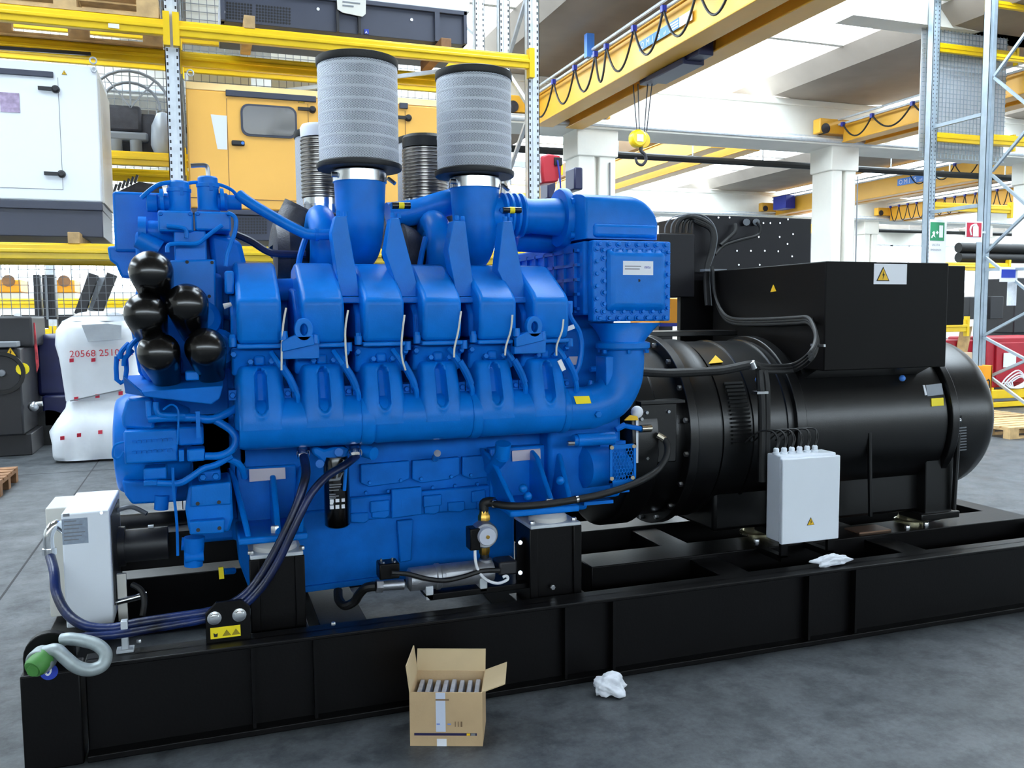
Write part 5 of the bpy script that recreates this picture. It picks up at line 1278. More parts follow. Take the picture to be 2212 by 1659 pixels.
build('harness_strap', MB().box(P(423, 900, 3.62).x, P(432, 900, 3.62).x, 3.61, 3.64, P(428, 945, 3.62).z, P(428, 888, 3.62).z), BLUE, en)
build('looped_wire', MB().tube([P(352, 885, 3.6), P(370, 874, 3.6), P(384, 885, 3.6), P(385, 920, 3.6), P(383, 960, 3.6)], .004, 6, 5), BLUE, en)
build('lower_sensor_box', pbox(MB(), 310, 1011, 360, 1036, 3.66, .1), BLUE, en, .006)
build('lower_connector', pbox(MB(), 310, 1039, 340, 1050, 3.63, .1), BLUE, en, .004)
build('lower_harness', MB().tube([P(340, 1044, 3.64), P(385, 1044, 3.64), P(410, 1032, 3.64), P(440, 1012, 3.64), P(466, 1004, 3.64), P(500, 985, 3.66)], .013, 10, 5), BLUE, en)
build('lower_housing', ppoly(MB(), [(262, 1038), (385, 1040), (380, 1085), (285, 1090), (270, 1070)], 3.78, .3), BLUE2, en, .01)
build('drain_stub', MB().cyl(P(350, 1070, 3.78), P(348, 1100, 3.78), .028, n=14), BLUE2, en)
build('raw_pump', ppoly(MB(), [(408, 1050), (500, 1040), (504, 1120), (495, 1150), (408, 1150), (400, 1100)], 3.66, .24), BLUE, en, .012)
build('pump_cover', ppoly(MB(), [(412, 1050), (498, 1041), (500, 1090), (412, 1096)], 3.64, .03), BLUE, en, .006)
build('pump_flange', ppoly(MB(), [(408, 1128), (486, 1122), (484, 1152), (410, 1156)], 3.62, .08), BLUE, en, .006)
for c in ((427, 1088), (473, 1085), (428, 1145), (474, 1141)): build('pump_bolt', MB().cyl(P(*c, 3.62), P(*c, 3.615), .008, n=8), INK, en)
build('pump_outlet', MB().cyl(P(420, 1160, 3.68), P(418, 1222, 3.68), .04, .036, 18).cyl(P(392, 1175, 3.7), P(440, 1175, 3.7), .026, n=14).cyl(P(400, 1205, 3.66), P(440, 1200, 3.66), .022, n=14), BLUE2, en)
build('relief_valve', pbox(MB(), 428, 1016, 477, 1040, 3.68, .14), BLUE2, en, .008)
build('valve_bolt', MB().hexb(P(438, 1030, 3.68), (0, -1, 0), .014, .02).hexb(P(466, 1028, 3.68), (0, -1, 0), .014, .02), BLUE, en)
build('thin_drain_pipe', MB().tube([P(373, 1010, 3.6), P(375, 1060, 3.6), P(382, 1130, 3.6), P(384, 1200, 3.6)], .006, 6, 3), BLUE2, en)
build('pipe_to_block', MB().tube([P(480, 990, 3.66), P(505, 995, 3.68), P(522, 1010, 3.70), P(528, 1030, 3.74)], .014, 10, 4), BLUE, en)
build('front_shield', ppoly(MB(), [(500, 870), (530, 868), (540, 1110), (520, 1180), (505, 1100)], 3.9, .1), BLUE2, en, .01)
build('drain_cock', MB().cyl(P(482, 1235, 3.8), P(505, 1233, 3.84), .014, n=10), BLUE2, en)
build('yellow_lever', MB().bar(P(477, 1225, 3.79), P(479, 1250, 3.79), .02, .01, (0,1,0)), LABY, en)

# ================================================================ alternator
AY, AZ = 4.25, .96
al = thing('alternator', 'large black alternator with terminal box on the right half of the skid', 'alternator', (3.4, AY, .36))
build('flywheel_housing', MB().lathe((1.93, AY, AZ), (1,0,0), [(0, .47), (.02, .50), (.16, .50), (.18, .47), (.34, .46)], 56), BLACKA, al, .004)
build('adapter_ring', MB().lathe((2.26, AY, AZ), (1,0,0), [(0, .46), (.0, .515), (.05, .515), (.06, .49), (.12, .48), (.16, .49), (.2, .49)], 60), BLACKA, al, .004)
for k in range(18):
    a_ = 2*math.pi*(k+.4)/18
    build('ring_bolt', MB().hexb((2.26, AY+.488*math.cos(a_), AZ+.488*math.sin(a_)), (-1, 0, 0), .014, .018), STEEL, al)
build('coupling_cover', MB().lathe((2.45, AY, AZ), (1,0,0), [(0, .46), (.0, .475), (.46, .475), (.46, .45)], 60), BLACKA, al, .004)
# louvred opening of the coupling cover
for k in range(16):
    a_ = math.radians(146+k*2.5)
    c = V((2.575, AY+.48*math.cos(a_), AZ+.48*math.sin(a_)))
    t_ = V((0, -math.sin(a_), math.cos(a_))); n_ = V((0, math.cos(a_), math.sin(a_)))
    build('louvre', MB().obox(c, (.055, 0, 0), t_*.005-n_*.003, n_*.008), RUBBER, al)
for x in (2.47, 2.65, 2.86): build('cover_band', MB().lathe((x, AY, AZ), (1,0,0), [(0, .474), (.004, .482), (.02, .482), (.024, .474)], 60, False), BLACKA, al)
build('drive_end_bracket', MB().lathe((2.90, AY, AZ), (1,0,0), [(0, .45), (.01, .5), (.07, .5), (.08, .46)], 60), BLACKA, al, .004)
build('stator_body', MB().lathe((2.97, AY, AZ), (1,0,0), [(0, .45), (.01, .465), (.98, .465), (.99, .45)], 64), BLACKA, al)
build('end_bracket', MB().lathe((3.96, AY, AZ), (1,0,0), [(0, .45), (.008, .49), (.055, .49), (.063, .46)], 64), BLACKA, al, .004)
build('end_bell', MB().lathe((4.02, AY, AZ), (1,0,0), [(0, .445), (.01, .46), (.22, .46), (.28, .452), (.31, .435), (.33, .40), (.338, .2), (.338, .01)], 64), BLACKA, al, ang=50)
build('top_plate', MB().box(2.0, 2.95, AY+.12, AY+.4, AZ+.50, AZ+.53), BLACKA, al, .004)
cv_ = build('inspection_plate', pbox(MB(), 1384, 872, 1462, 1000, 3.765, .04), BLACKA, al, .006)
for c in ((1396, 891), (1443, 889), (1402, 975), (1397, 990), (1385, 905)): build('plate_bolt', MB().hexb(P(*c, 3.765), (0, -1, 0), .01, .012), STEEL, cv_)
build('side_rib', pbox(MB(), 1385, 866, 1480, 872, 3.74, .1), BLACKA, al)
# feet
for x0, x1 in ((2.86, 3.02), (3.86, 4.06)):
    for y0, y1 in ((3.84, 3.98), (4.5, 4.66)):
        build('foot', MB().prism([(x0, y0, .42), (x1, y0, .42), (x1, y0, .95), (x0, y0, .95)], (0, y1-y0, 0)).box(x0-.04, x1+.04, y0-.02, y1+.02, .40, .44), BLACKA, al, .006)
build('belly_skirt', MB().box(2.5, 4.05, 3.90, 4.6, .44, .8), BLACKA, al, .02)
build('skirt_pipe', MB().cyl(P(1878, 935, 3.79), P(1880, 1115, 3.79), .012, n=8), BLACKA, al)
build('skirt_pipe', MB().cyl((4.05, 3.82, .45), (4.05, 3.80, 1.0), .014, n=8), BLACKA, al)
# labels and studs on the end bell
def on_bell(px, py, r=.462):
    """point on the cylinder surface seen at a pixel (nearest hit)"""
    d = RT*((px-CX)/FPX)-UP*((py-CY)/FPX)+FW
    a_ = d.y**2+d.z**2; b_ = 2*((CAMP.y-AY)*d.y+(CAMP.z-AZ)*d.z); c_ = (CAMP.y-AY)**2+(CAMP.z-AZ)**2-r*r
    t = (-b_-math.sqrt(max(0, b_*b_-4*a_*c_)))/(2*a_); return CAMP+d*t
def patch(pts, r, name, mt, par=al):
    vs = [on_bell(x, y, r) for x, y in pts]
    return build(name, MB().prism(vs, (0, .006, 0)), mt, par)
patch([(2012, 861), (2038, 859), (2039, 876), (2013, 878)], .47, 'yellow_label', LABY)
patch([(2000, 832), (2034, 828), (2038, 852), (2004, 856)], .468, 'film_label', FILMG)
patch([(1994, 832), (1998, 832), (2003, 853), (1999, 854)], .469, 'film_strip', LABW)
for i in range(9): patch([(2058, 925+i*6), (2088, 922+i*6), (2088, 924.5+i*6), (2058, 927.5+i*6)], .464, 'vent_slot', GREYP)
p = on_bell(2072, 908, .462); build('bell_stud', MB().sph(p, .014), STEEL, al)
p = on_bell(1949, 817, .49); build('blue_stud', MB().sph(p, .018), SIGNB, al)
p = on_bell(1630, 820, .5); build('blue_stud', MB().sph(p+V((0, -.03, 0)), .016), SIGNB, al)
pts3 = [on_bell(1530, 786, .48), on_bell(1562, 783, .48), on_bell(1545, 768, .48)]
build('warning_label', MB().prism(pts3, (0, -.003, .002)), WARNY, al)
# terminal box
tx0, tx1, tz0, tz1 = P(1782, 690, 3.70).x, P(2046, 690, 3.70).x, P(1910, 797, 3.70).z, P(1910, 566, 3.70).z
tb = build('terminal_box', MB().box(tx0, tx1, 3.70, 4.75, tz0, tz1), BLACKS if False else mat('terminal box black', (11, 9, 9), .5, var=.08, vscale=4, bump=.03, bscale=200, spec=.12), al, .006)
build('terminal_side_box', MB().box(tx1, P(2084, 640, 3.95).x, 3.95, 4.7, P(2065, 702, 3.95).z, P(2065, 574, 3.95).z), MATS['terminal box black'], al, .006)
build('box_neck', MB().prism([(tx0+.02, 3.78, tz0), (tx1-.02, 3.78, tz0), (tx1-.02, 3.9, tz0-.06), (tx0+.02, 3.9, tz0-.06)], (0, .6, 0)), BLACKA, al)
lb = build('danger_label', pbox(MB(), 1888, 570, 1959, 614, 3.698, .003), LABW, al)
warn_triangle(lb, P(1893, 607, 3.697), (1,0,0), (0,0,1), .085)
tri = [at(1665, 631, X=tx0-.002), at(1677, 629, X=tx0-.002), at(1671, 615, X=tx0-.002)]
build('warning_label', MB().prism(tri, (-.003, 0, 0)), WARNY, tb)
for px, py in ((1593, 692), (1666, 692), (1752, 691)):
    p = at(px, py, X=tx0-.004); build('cable_clip', MB().box(p.x-.012, p.x, p.y-.012, p.y+.012, p.z-.01, p.z+.012), STEEL, tb)
# ---- cable bundles
def cab(name, pts, r, label=None, mt=RUBBER, n_=1, sp=.02, par=al):
    for k in range(n_):
        build(name, MB().tube([V(p)+V((0, k*.006, k*sp)) for p in pts], r, 10, 5), mt, par)
cab('power_cable', [at(1540, 585, X=tx0-.03), at(1545, 640, X=tx0-.03), at(1560, 680, X=tx0-.03), at(1583, 698, X=tx0-.03), at(1640, 701, X=tx0-.03), at(1720, 698, X=tx0-.03), at(1748, 698, X=tx0-.04), at(1762, 720, X=tx0-.08), at(1765, 748, X=tx0-.12), at(1750, 778, X=tx0-.2), P(1715, 800, 3.72), P(1665, 803, 3.70), P(1640, 800, 3.69)], .011, n_=3, sp=.014)
cab('power_cable', [P(1640, 800, 3.69), P(1642, 830, 3.68), P(1645, 870, 3.68), P(1646, 930, 3.68), P(1645, 1000, 3.68), P(1645, 1040, 3.68)], .02, n_=1)
cab('power_cable', [P(1650, 800, 3.70), P(1655, 835, 3.69), P(1656, 900, 3.69), P(1655, 1000, 3.69)], .02, n_=1)
build('cable_strap', pbox(MB(), 1636, 846, 1660, 851, 3.65, .05), STEEL, al)
cab('engine_cable', [P(1385, 803, 3.70), P(1440, 806, 3.68), P(1500, 804, 3.68), P(1560, 800, 3.68), P(1620, 788, 3.68), P(1638, 792, 3.68)], .022, n_=1)
build('cable_gland', MB().cyl(P(1622, 782, 3.67), P(1628, 796, 3.67), .02, n=12), STEEL, al)
build('cable_strap', MB().obox(at(1767, 746, X=tx0-.12), (.006, 0, 0), (0, .05, 0), (0, 0, .006)), STEEL, al)

# ================================================================ control box behind
cb = thing('control_enclosure', 'dark grey sheet steel control enclosure with cable loops behind the alternator', 'control box', (3.3, 5.1, .36))
ex0, ex1 = P(1497, 520, 4.9).x, P(1752, 520, 4.9).x; ez1 = P(1630, 468, 4.9).z; ez0 = P(1630, 640, 4.9).z
build('main_case', MB().box(ex0, ex1, 4.9, 5.35, ez0, ez1), BLACKS, cb, .006)
sx0, sx1 = P(1425, 560, 4.82).x, P(1501, 560, 4.82).x; szt = P(1460, 505, 4.82).z
build('side_case', MB().box(sx0, sx1, 4.82, 5.3, P(1460, 642, 4.82).z, szt), BLACKS, cb, .006)
build('stand', MB().box(P(1520, 660, 4.95).x, P(1520, 660, 4.95).x+.1, 4.95, 5.05, SZ, ez0).box(ex1-.25, ex1-.15, 5.04, 5.14, SZ, ez0).box(P(1505, 660, 4.95).x, ex1, 4.95, 5.05, 1.45, 1.6), BLACKP, cb)
build('back_panel', MB().box(P(1470, 660, 4.86).x, ex1-.1, 4.86, 4.9, 1.30, ez0+.1), BLACKP, cb)
for px, py in ((1551, 470), (1575, 470), (1701, 474), (1663, 482), (1684, 482), (1648, 482), (1712, 506), (1683, 512), (1638, 512), (1700, 527), (1591, 542), (1621, 542), (1651, 542), (1680, 543), (1595, 572), (1640, 572), (1710, 554)):
    p = P(px, py, 4.9); build('screw', MB().cyl(p, p+V((0, -.006, 0)), .0062, n=8), STEEL, cb)
for px in (1612, 1633): build('cable_gland', MB().cyl(P(px, 480, 4.9), P(px+1, 480, 4.86), .022, n=12), GREYP, cb)
for k in range(5):
    xo = 1436+k*13; r_ = .013 if k > 1 else .004
    mt_ = RUBBER if k > 1 else GREYP
    pts = [P(xo, 503, 4.87), P(xo+3, 485-k*1, 4.86), P(xo+22-k*2, 468-k*.5+k*1.5, 4.85), P(1510-k*2, 463+k*4, 4.84), P(1538-k*2, 480+k*3, 4.83), P(1549-k*2.5, 510, 4.82), P(1544-k*2.5, 545, 4.82), P(1533-k*2, 580, 4.80), P(1534-k*2.5, 620, 4.78), P(1537-k*2.5, 660, 4.75)]
    build('cable_loop', MB().tube(pts, r_, 8, 5), mt_, cb)
build('cable', MB().tube([P(1634, 480, 4.85), P(1642, 492, 4.84), P(1636, 508, 4.84), P(1600, 518, 4.84), P(1565, 530, 4.84), P(1545, 550, 4.83)], .009, 8, 5), RUBBER, cb)
build('cable', MB().tube([P(1588, 484, 4.87), P(1588, 500, 4.85), P(1572, 516, 4.85), P(1556, 530, 4.84)], .012, 8, 5), RUBBER, cb)
build('cable_support', pbox(MB(), 1523, 581, 1570, 586, 4.76, .06), GREYP, cb)
# orange machine corner behind
om = thing('orange_machine', 'orange machine corner showing right of the blue charge cooler', 'machine', (3.0, 6.2, 0))
build('panel', MB().box(P(1425, 680, 6.0).x, P(1468, 680, 6.0).x, 6.0, 6.5, P(1445, 700, 6.).z, P(1445, 644, 6.).z), ORANGE2, om, .01)
build('stripe', MB().box(P(1425, 680, 5.99).x, P(1467, 680, 5.99).x, 5.985, 6.0, P(1445, 705, 6.).z, P(1445, 698, 6.).z), BLUEPL, om)
build('leg', MB().box(P(1430, 680, 6.05).x, P(1460, 680, 6.05).x, 6.1, 6.4, 0, P(1445, 700, 6.).z), DARKM, om)

# ================================================================ white cabinet in front of the alternator
wc = thing('electrical_cabinet', 'white electrical cabinet with cable glands on top, in front of the alternator', 'cabinet', (2.85, 3.56, .41))
cx0, cx1 = P(1692, 1070, 3.5).x, P(1814, 1070, 3.5).x; cz1, cz0 = P(1752, 983, 3.5).z, P(1752, 1170, 3.5).z
build('case', MB().box(cx0, cx1-.006, 3.525, 3.635, cz0+.005, cz1-.0), WHITEP, wc, .006)
build('door', MB().box(cx0-.004, cx1, 3.5, 3.524, cz0, cz1-.012), WHITEP, wc, .005)
build('hinge', MB().cyl((cx1+.001, 3.53, cz0+.04), (cx1+.001, 3.53, cz0+.07), .004, n=8).cyl((cx1+.001, 3.53, cz1-.1), (cx1+.001, 3.53, cz1-.07), .004, n=8), GREYP, wc)
warn_triangle(wc, P(1743, 1135, 3.499), (1,0,0), (0,0,1), .044)
for k in range(6):
    x = cx0+.01+k*.046
    build('cable_gland', MB().lathe((x, 3.575, cz1), (0,0,1), [(0, .018), (.01, .018), (.012, .014), (.028, .014), (.034, .009)], 14), WHITEP, wc)
    for q in range(2):
        pts = [(x+.004*q, 3.575, cz1+.03), (x+.012+.01*q, 3.58, cz1+.075), (x+.005+.01*k*.5, 3.62, cz1+.11), (x-.03, 3.68, cz1+.10), (x-.06, 3.75, cz1+.04)]
        build('wire', MB().tube(pts, .0045, 6, 4), RUBBER, wc)

# ================================================================ white unit at the left end of the skid
wu = thing('coolant_unit', 'white narrow steel unit with grey data plate on the left end of skid', 'heater unit', (-.47, 3.9, .36))
ux0, ux1 = P(137, 1220, 3.72).x, P(241, 1220, 3.72).x; uz1 = P(190, 1106, 3.72).z; uz0 = .38
build('case', MB().box(ux0, ux1, 3.72, 4.16, uz0, uz1), WHITEP, wu, .006)
build('rear_panel', MB().box(ux0-.09, ux0-.004, 3.95, 4.2, .36, uz1-.02), CREAM, wu, .004)
dp = build('data_plate', pbox(MB(), 134, 1120, 190, 1175, 3.718, .002), mat('data plate grey', (140, 152, 168), .45, var=.12, vscale=60), wu)
for i in range(6): build('plate_text', pbox(MB(), 138, 1125+i*8, 165+(i*13) % 20, 1127.5+i*8, 3.7165, .001), GREYP, dp)
build('logo_plate', pbox(MB(), 136, 1110, 150, 1116, 3.718, .002), GREYP, wu)
build('screw', MB().cyl(P(219, 1108, 3.72), P(219, 1108, 3.712), .006, n=8), STEEL, wu)
build('side_vent', MB().box(ux1, ux1+.004, 3.76, 4.1, uz0+.06, uz1-.03), DARKM, wu)
build('pipe_bend', MB().tube([(ux0-.0, 3.80, uz1-.08), (ux0-.03, 3.79, uz1-.055), (ux0-.055, 3.78, uz1-.09), (ux0-.055, 3.78, uz1-.16)], .02, 12, 5), CHROME, wu)
build('hose_clip', MB().cyl((ux0-.055, 3.78, uz1-.17), (ux0-.055, 3.78, uz1-.145), .026, n=14), CHROME, wu)
build('outlet_pipe', MB().cyl((ux1+.005, 3.8, .44), (ux1+.12, 3.8, .46), .014, n=12), CHROME, wu)
build('switch_lever', MB().tube([(ux1+.0, 4.0, uz1-.06), (ux1+.06, 4.0, uz1-.05), (ux1+.12, 3.98, uz1-.08)], .01, 8, 4), GREYP, wu)
build('motor', MB().cyl((ux1+.02, 4.0, .62), (ux1+.2, 4.0, .62), .07, n=20).cyl((ux1, 4.0, .62), (ux1+.03, 4.0, .62), .085, n=20), DARKM, wu)
build('lower_bracket', MB().box(P(255, 1310, 3.8).x, P(275, 1310, 3.8).x, 3.8, 3.82, .36, P(265, 1240, 3.8).z), CREAM, wu)
build('lower_hose', MB().tube([P(285, 1262, 3.78), P(305, 1275, 3.76), P(312, 1300, 3.74), P(308, 1330, 3.72)], .012, 8, 4), RUBBER, wu)
# the dark hose from the unit along the rail, and the two blue hoses up to the filter bracket
H1 = [(ux0-.055, 3.78, uz1-.17), P(117, 1235, 3.68), P(122, 1280, 3.62), P(145, 1325, 3.54), P(185, 1352, 3.48), P(240, 1357, 3.46), P(300, 1345, 3.46), P(400, 1330, 3.46), P(450, 1322, 3.46), P(500, 1305, 3.48), P(545, 1270, 3.5), P(590, 1200, 3.5), P(630, 1120, 3.5), P(652, 1060, 3.52), P(661, 1020, 3.56), P(656, 985, 3.62)]
o = build('coolant_hose', MB().tube(H1, .0185, 12, 7), RUBBL, None); tag(o, 'dark hose from the white unit along the rail, joining the left fitting under manifold', 'hose')
H2 = [P(165, 1378, 3.42), P(185, 1376, 3.42), P(250, 1371, 3.43), P(340, 1356, 3.44), P(440, 1338, 3.45), P(510, 1318, 3.46), P(560, 1275, 3.47), P(600, 1215, 3.47), P(640, 1130, 3.47), P(670, 1070, 3.49), P(705, 1030, 3.53), P(745, 1005, 3.58), P(770, 985, 3.64)]
o = build('coolant_hose', MB().tube(H2, .0165, 12, 7), RUBBL, None); tag(o, 'blue hose from the skid corner up to the right fitting beside the oil filter', 'hose')
for px, py in ((655, 983), (768, 980)):
    o = build('hose_fitting', MB().lathe(P(px, py+6, 3.635), (0, .5, 1), [(0, .024), (.012, .026), (.014, .021), (.026, .021), (.028, .025), (.04, .024)], 14).cyl(P(px, py-2, 3.65), P(px, py-14, 3.72), .028, n=14), CHROME, en)
o = build('hose_end', MB().cyl(P(150, 1378, 3.42), P(166, 1378, 3.42), .014, n=10), CHROME, sk)

# ================================================================ coolant preheater between the pedestals
ht = thing('coolant_heater', 'silver coolant preheater tube with round pump between the black pedestals', 'heater', (1.0, 3.6, .37))
a_, c_ = P(882, 1262, 3.58), P(1066, 1228, 3.58)
hz_ = (a_.z+c_.z)/2+.0
build('tank', MB().lathe((a_.x, 3.6, hz_), (1, 0, 0), [(0, .035), (.01, .05), (.12, .052), (.125, .057), (.14, .057), (.145, .052), (c_.x-a_.x-.02, .052), (c_.x-a_.x, .045)], 28), ALU, ht)
build('tank_label', MB().obox((a_.x+.22, 3.6-.05, hz_+.018), (.06, 0, 0), (0, .002, 0), (0, 0, .009)), LABW, ht)
build('element_box', MB().box(P(820, 1240, 3.56).x, P(864, 1240, 3.56).x, 3.56, 3.64, P(840, 1252, 3.56).z, P(840, 1218, 3.56).z), BLACKP, ht, .006)
for dx, dy in ((.012, .01), (.06, .01), (.012, .06), (.06, .06)):
    build('box_screw', MB().cyl((P(820, 1240, 3.56).x+dx+.008, 3.56+dy+.005, P(840, 1218, 3.56).z), (P(820, 1240, 3.56).x+dx+.008, 3.56+dy+.005, P(840, 1218, 3.56).z+.006), .005, n=8), STEEL, ht)
build('valve_body', MB().cyl(P(815, 1266, 3.6), P(872, 1262, 3.6), .022, n=14).cyl(P(812, 1266, 3.6), P(826, 1266, 3.6), .028, n=6), ALU, ht)
build('inlet_hose', MB().tube([P(812, 1266, 3.6), P(790, 1270, 3.62), P(775, 1285, 3.66), P(765, 1300, 3.68), P(745, 1308, 3.7), P(732, 1295, 3.74), P(730, 1275, 3.78)], .02, 10, 5), RUBBER, ht)
build('end_valve', MB().box(P(1072, 1220, 3.6).x, P(1112, 1220, 3.6).x, 3.56, 3.66, P(1090, 1238, 3.6).z, P(1090, 1208, 3.6).z), DARKM, ht, .01)
build('tee', MB().cyl((P(1049, 1200, 3.6).x, 3.6, hz_+.02), (P(1049, 1200, 3.6).x, 3.6, P(1049, 1207, 3.6).z), .03, n=18), ALU, ht)
px_ = P(1046, 1150, 3.6).x
build('riser_pipe', MB().cyl((px_, 3.6, P(1046, 1205, 3.6).z), (px_, 3.6, P(1046, 1098, 3.6).z), .02, n=16), RUBBER, ht)
build('brass_union', MB().lathe((px_, 3.6, P(1046, 1123, 3.6).z), (0,0,1), [(0, .028), (.02, .028), (.03, .022), (.044, .02)], 8), BRASS, ht)
build('brass_union', MB().lathe((px_, 3.6, P(1046, 1198, 3.6).z), (0,0,1), [(0, .02), (.012, .025), (.04, .025)], 8), BRASS, ht)
pc = P(1047, 1155, 3.56)
build('pump_body', MB().lathe((pc.x, 3.60, pc.z), (0, -1, 0), [(0, .03), (.004, .058), (.05, .058), (.06, .052)], 28), ALU, ht)
pf = P(1055, 1161, 3.50)
pm = build('pump_motor', MB().lathe((pf.x, 3.545, pf.z), (0, -1, 0), [(0, .04), (.03, .04), (.036, .037)], 28), mat('pump face grey', (196, 200, 214), .4, .2), ht)
build('vent_screw', MB().cyl((pf.x, 3.51, pf.z), (pf.x, 3.503, pf.z), .008, n=10), BRASS, pm)
build('pump_terminal', MB().box(P(1013, 1165, 3.55).x, P(1035, 1165, 3.55).x, 3.53, 3.6, P(1024, 1187, 3.55).z, P(1024, 1140, 3.55).z), BLACKP, ht, .005)
build('white_cable', MB().tube([P(1026, 1188, 3.54), P(1027, 1210, 3.53), P(1033, 1232, 3.52), P(1050, 1252, 3.51), P(1075, 1260, 3.51), P(1096, 1252, 3.51), P(1094, 1244, 3.51), P(1086, 1247, 3.51)], .0065, 8, 5), LABW, ht)
build('black_cable', MB().tube([P(846, 1238, 3.54), P(880, 1240, 3.53), P(920, 1250, 3.52), P(960, 1254, 3.52), P(1000, 1246, 3.52), P(1040, 1234, 3.52), P(1078, 1232, 3.53)], .011, 8, 5), RUBBER, ht)
for px, py in ((926, 1276), (1042, 1258)): build('tank_clamp', MB().box(P(px-8, py, 3.57).x, P(px+8, py, 3.57).x, 3.55, 3.66, P(px, py+8, 3.57).z-.02, P(px, py-12, 3.57).z), GALV, ht, .003)
build('outlet_elbow', MB().tube([(px_, 3.6, P(1046, 1100, 3.6).z), (px_+.0, 3.6, P(1046, 1088, 3.6).z), (px_+.02, 3.59, P(1046, 1084, 3.6).z), (px_+.045, 3.58, P(1046, 1085, 3.6).z)], .022, 12, 4), RUBBER, ht)
H3 = [P(1060, 1086, 3.58), P(1100, 1093, 3.52), P(1160, 1091, 3.5), P(1240, 1080, 3.5), P(1310, 1065, 3.54), P(1370, 1045, 3.6), P(1415, 1020, 3.66), P(1438, 990, 3.68), P(1442, 965, 3.70), P(1436, 948, 3.72)]
o = build('coolant_hose', MB().tube(H3, .0165, 12, 7), RUBBER, None); tag(o, 'black hose sagging from the round pump to the bell housing', 'hose')
build('hose_clamp', MB().cyl(P(1066, 1087, 3.575), P(1074, 1088, 3.565), .022, n=14).cyl(P(1243, 1079, 3.5), P(1248, 1078, 3.5), .019, n=14), CHROME, ht)
build('hose_union', MB().cyl(P(1437, 950, 3.72), P(1420, 940, 3.74), .018, n=10).cyl(P(1384, 926, 3.72), P(1405, 925, 3.73), .018, n=12), mat('nickel union', (210, 200, 180), .25, 1.), al)

# ================================================================ shackle on the lifting lug
sh = thing('lifting_shackle', 'galvanised bow shackle with green pin hanging on the skid corner', 'shackle', P(140, 1440, 3.3))
pts = [P(92, 1412, 3.29), P(120, 1404, 3.27), P(140, 1420, 3.26), P(165, 1440, 3.26), P(195, 1447, 3.27), P(222, 1436, 3.28), P(228, 1412, 3.30), P(210, 1393, 3.32), P(180, 1384, 3.34), P(150, 1380, 3.35), P(135, 1382, 3.36)]
shm = mat('galvanised shackle', (160, 170, 172), .5, .5, var=.1, vscale=40)
build('bow', MB().tube(pts, .0225, 14, 6), shm, sh)
build('eye', MB().lathe(P(98, 1418, 3.31), (-.35, -1, -.1), [(0, .045), (.05, .045)], 22), shm, sh, .006)
build('pin', MB().cyl(P(112, 1402, 3.36), P(70, 1450, 3.22), .02, n=12).lathe(P(96, 1420, 3.28), (-.5, -.8, -.35), [(0, .036), (.05, .036), (.06, .03)], 14), GREENP, sh)
# ================================================================ cardboard box
bx = thing('cardboard_box', 'open cardboard box with paper tape standing on the floor before the skid', 'box', (.8, 3.0, 0))
# local frame from the front bottom corners
A = at(886, 1611, Z=0); B = at(1043, 1612, Z=0)
ux = (B-A); Wb = ux.length; ux.normalize(); uy = V((-ux.y, ux.x, 0)); Hb = .205; Db = .2; t_ = .004
def Q(u, v, z): return A+ux*u+uy*v+V((0, 0, z))
def slab(mb, o, a, b, n): return mb.prism([o, o+a, o+a+b, o+b], n)
UZ = V((0, 0, 1))
walls = MB()
build('front_wall', slab(MB(), Q(0, 0, 0), ux*Wb, UZ*Hb, uy*t_), CARD, bx)
build('back_wall', slab(MB(), Q(0, Db-t_, 0), ux*Wb, UZ*Hb, uy*t_), CARD, bx)
build('side_wall', slab(MB(), Q(0, t_, 0), uy*(Db-2*t_), UZ*Hb, ux*t_), CARD, bx)
build('side_wall', slab(MB(), Q(Wb-t_, t_, 0), uy*(Db-2*t_), UZ*Hb, ux*t_), CARD, bx)
build('bottom', slab(MB(), Q(t_, t_, 0), ux*(Wb-2*t_), uy*(Db-2*t_), UZ*t_), CARD, bx)
# flaps: back one upright, left one leaning out, right one opened to the side, front folded down inside
build('flap', slab(MB(), Q(0, Db, Hb), ux*Wb, UZ*.075+uy*.03, uy*t_), CARDI, bx)
build('flap', slab(MB(), Q(0, 0, Hb), uy*Db, UZ*.10+ux*.0-ux*.012, ux*t_), CARDI, bx)
build('flap', slab(MB(), Q(Wb, .0, Hb), uy*Db, ux*.085+UZ*.032, UZ*t_), CARDI, bx)
build('flap', slab(MB(), Q(.004, t_, Hb-.002), ux*(Wb-.008), uy*.012-UZ*.05, uy*t_), CARD, bx)
tp = build('paper_tape', slab(MB(), Q(Wb*.36, -.0008, .055), ux*.036, UZ*(Hb-.055), -uy*.0006), mat('pale paper tape', (196, 204, 222), .5), bx)
build('paper_tape', slab(MB(), Q(Wb*.37, -.0008, 0), ux*.036, UZ*.028, -uy*.0006), LABW, bx)
st = build('printed_stripe', slab(MB(), Q(Wb*.06, -.0016, .041), ux*(Wb*.86), UZ*.0095, -uy*.0006), mat('dark blue print', (24, 20, 70), .5), bx)
build('stripe_logo', slab(MB(), Q(Wb*.78, -.0024, .0415), ux*(Wb*.05), UZ*.0085, -uy*.0005), WARNY, st)
build('stripe_logo', slab(MB(), Q(Wb*.84, -.0024, .0415), ux*(Wb*.06), UZ*.0085, -uy*.0005), GREYP, st)
for i, u in enumerate((.62, .66, .70)): build('printed_mark', slab(MB(), Q(Wb*u, -.0012, .075), ux*(.003 if i < 2 else .006), UZ*.02, -uy*.0005), mat('faded print', (120, 96, 70), .8), bx)
for u in (.37, .52): build('printed_mark', slab(MB(), Q(Wb*u, -.002, .082), ux*.012, UZ*.006, -uy*.0005), mat('faded blue print', (120, 140, 200), .8), bx)
build('printed_mark', slab(MB(), Q(Wb*.36, -.0018, Hb-.03), ux*.05, UZ*.006, -uy*.0005), MATS['faded print'], bx)
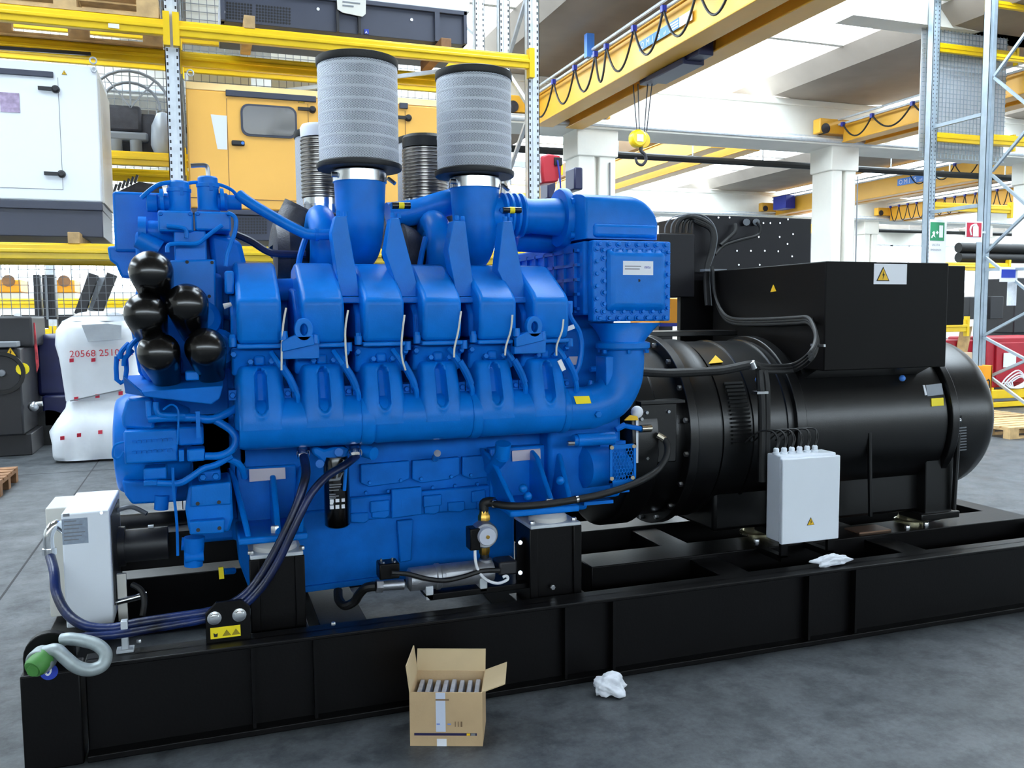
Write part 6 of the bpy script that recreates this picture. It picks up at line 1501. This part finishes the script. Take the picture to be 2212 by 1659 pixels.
cl0 = mat('foil packet', (190, 198, 216), .3, .5, var=.12, vscale=40)
for k in range(8):
    u = .016+k*(Wb-.034)/7.6
    o = build('foil_packet', MB().obox(Q(u+.010, Db*.5, .09+.002*math.sin(k*2)), ux*.0088, uy*.085, UZ*.085), cl0, None, .003)
    tag(o, ('leftmost', 'second from left', 'third from left', 'fourth from left', 'fourth from right', 'third from right', 'second from right', 'rightmost')[k]+' silver foil packet inside the open cardboard box', 'packet', 'silver packets in the cardboard box')
# ================================================================ rags
def rag(name, label, c, rx, ry, rz, seed, squash=1., lumps=()):
    rnd = random.Random(seed); bm = bmesh.new(); bmesh.ops.create_icosphere(bm, subdivisions=5, radius=1)
    ph = [(V((rnd.uniform(-1, 1), rnd.uniform(-1, 1), rnd.uniform(-1, 1))).normalized(), rnd.uniform(2, 6), rnd.uniform(0, 6.3), rnd.uniform(.04, .11)) for _ in range(16)]
    for v in bm.verts:
        n_ = v.co.normalized(); r_ = 1
        for d_, f_, p_, a_ in ph:
            r_ += a_*(1-2*abs(math.sin(f_*n_.dot(d_)+p_)))*.55
        for ld, la, lw in lumps: r_ += la*math.exp(-(1-n_.dot(V(ld).normalized()))/lw)
        v.co = V((n_.x*rx*r_, n_.y*ry*r_, max(-.55, n_.z)*rz*r_))
    zmin = min(v.co.z for v in bm.verts)
    for v in bm.verts: v.co += V(c)-V((0, 0, zmin))
    me = bpy.data.meshes.new(name); bm.to_mesh(me); bm.free(); me.materials.append(PAPER)
    for p in me.polygons: p.use_smooth = True
    o = bpy.data.objects.new(name, me); COL.objects.link(o); tag(o, label, 'rag'); return o
c = at(1318, 1500, Z=0)
rag('cotton_rag', 'crumpled white rag lying on the concrete floor before the skid', (c.x, c.y, 0), .072, .055, .06, 4, lumps=(((-1, 0, .2), .25, .15), ((.4, -.3, 1), .35, .12), ((.3, -1, -.5), .4, .06)))
c = at(1762, 1208, Z=SZ)
rag('cotton_rag', 'crumpled white rag lying on the skid rail under the white cabinet', (c.x, 3.405, SZ), .10, .034, .038, 9, lumps=(((-1, 0, .2), .5, .05), ((1, 0, 0), .3, .06)))
for o in bpy.data.objects:
    if '_base' in o: del o['_base']
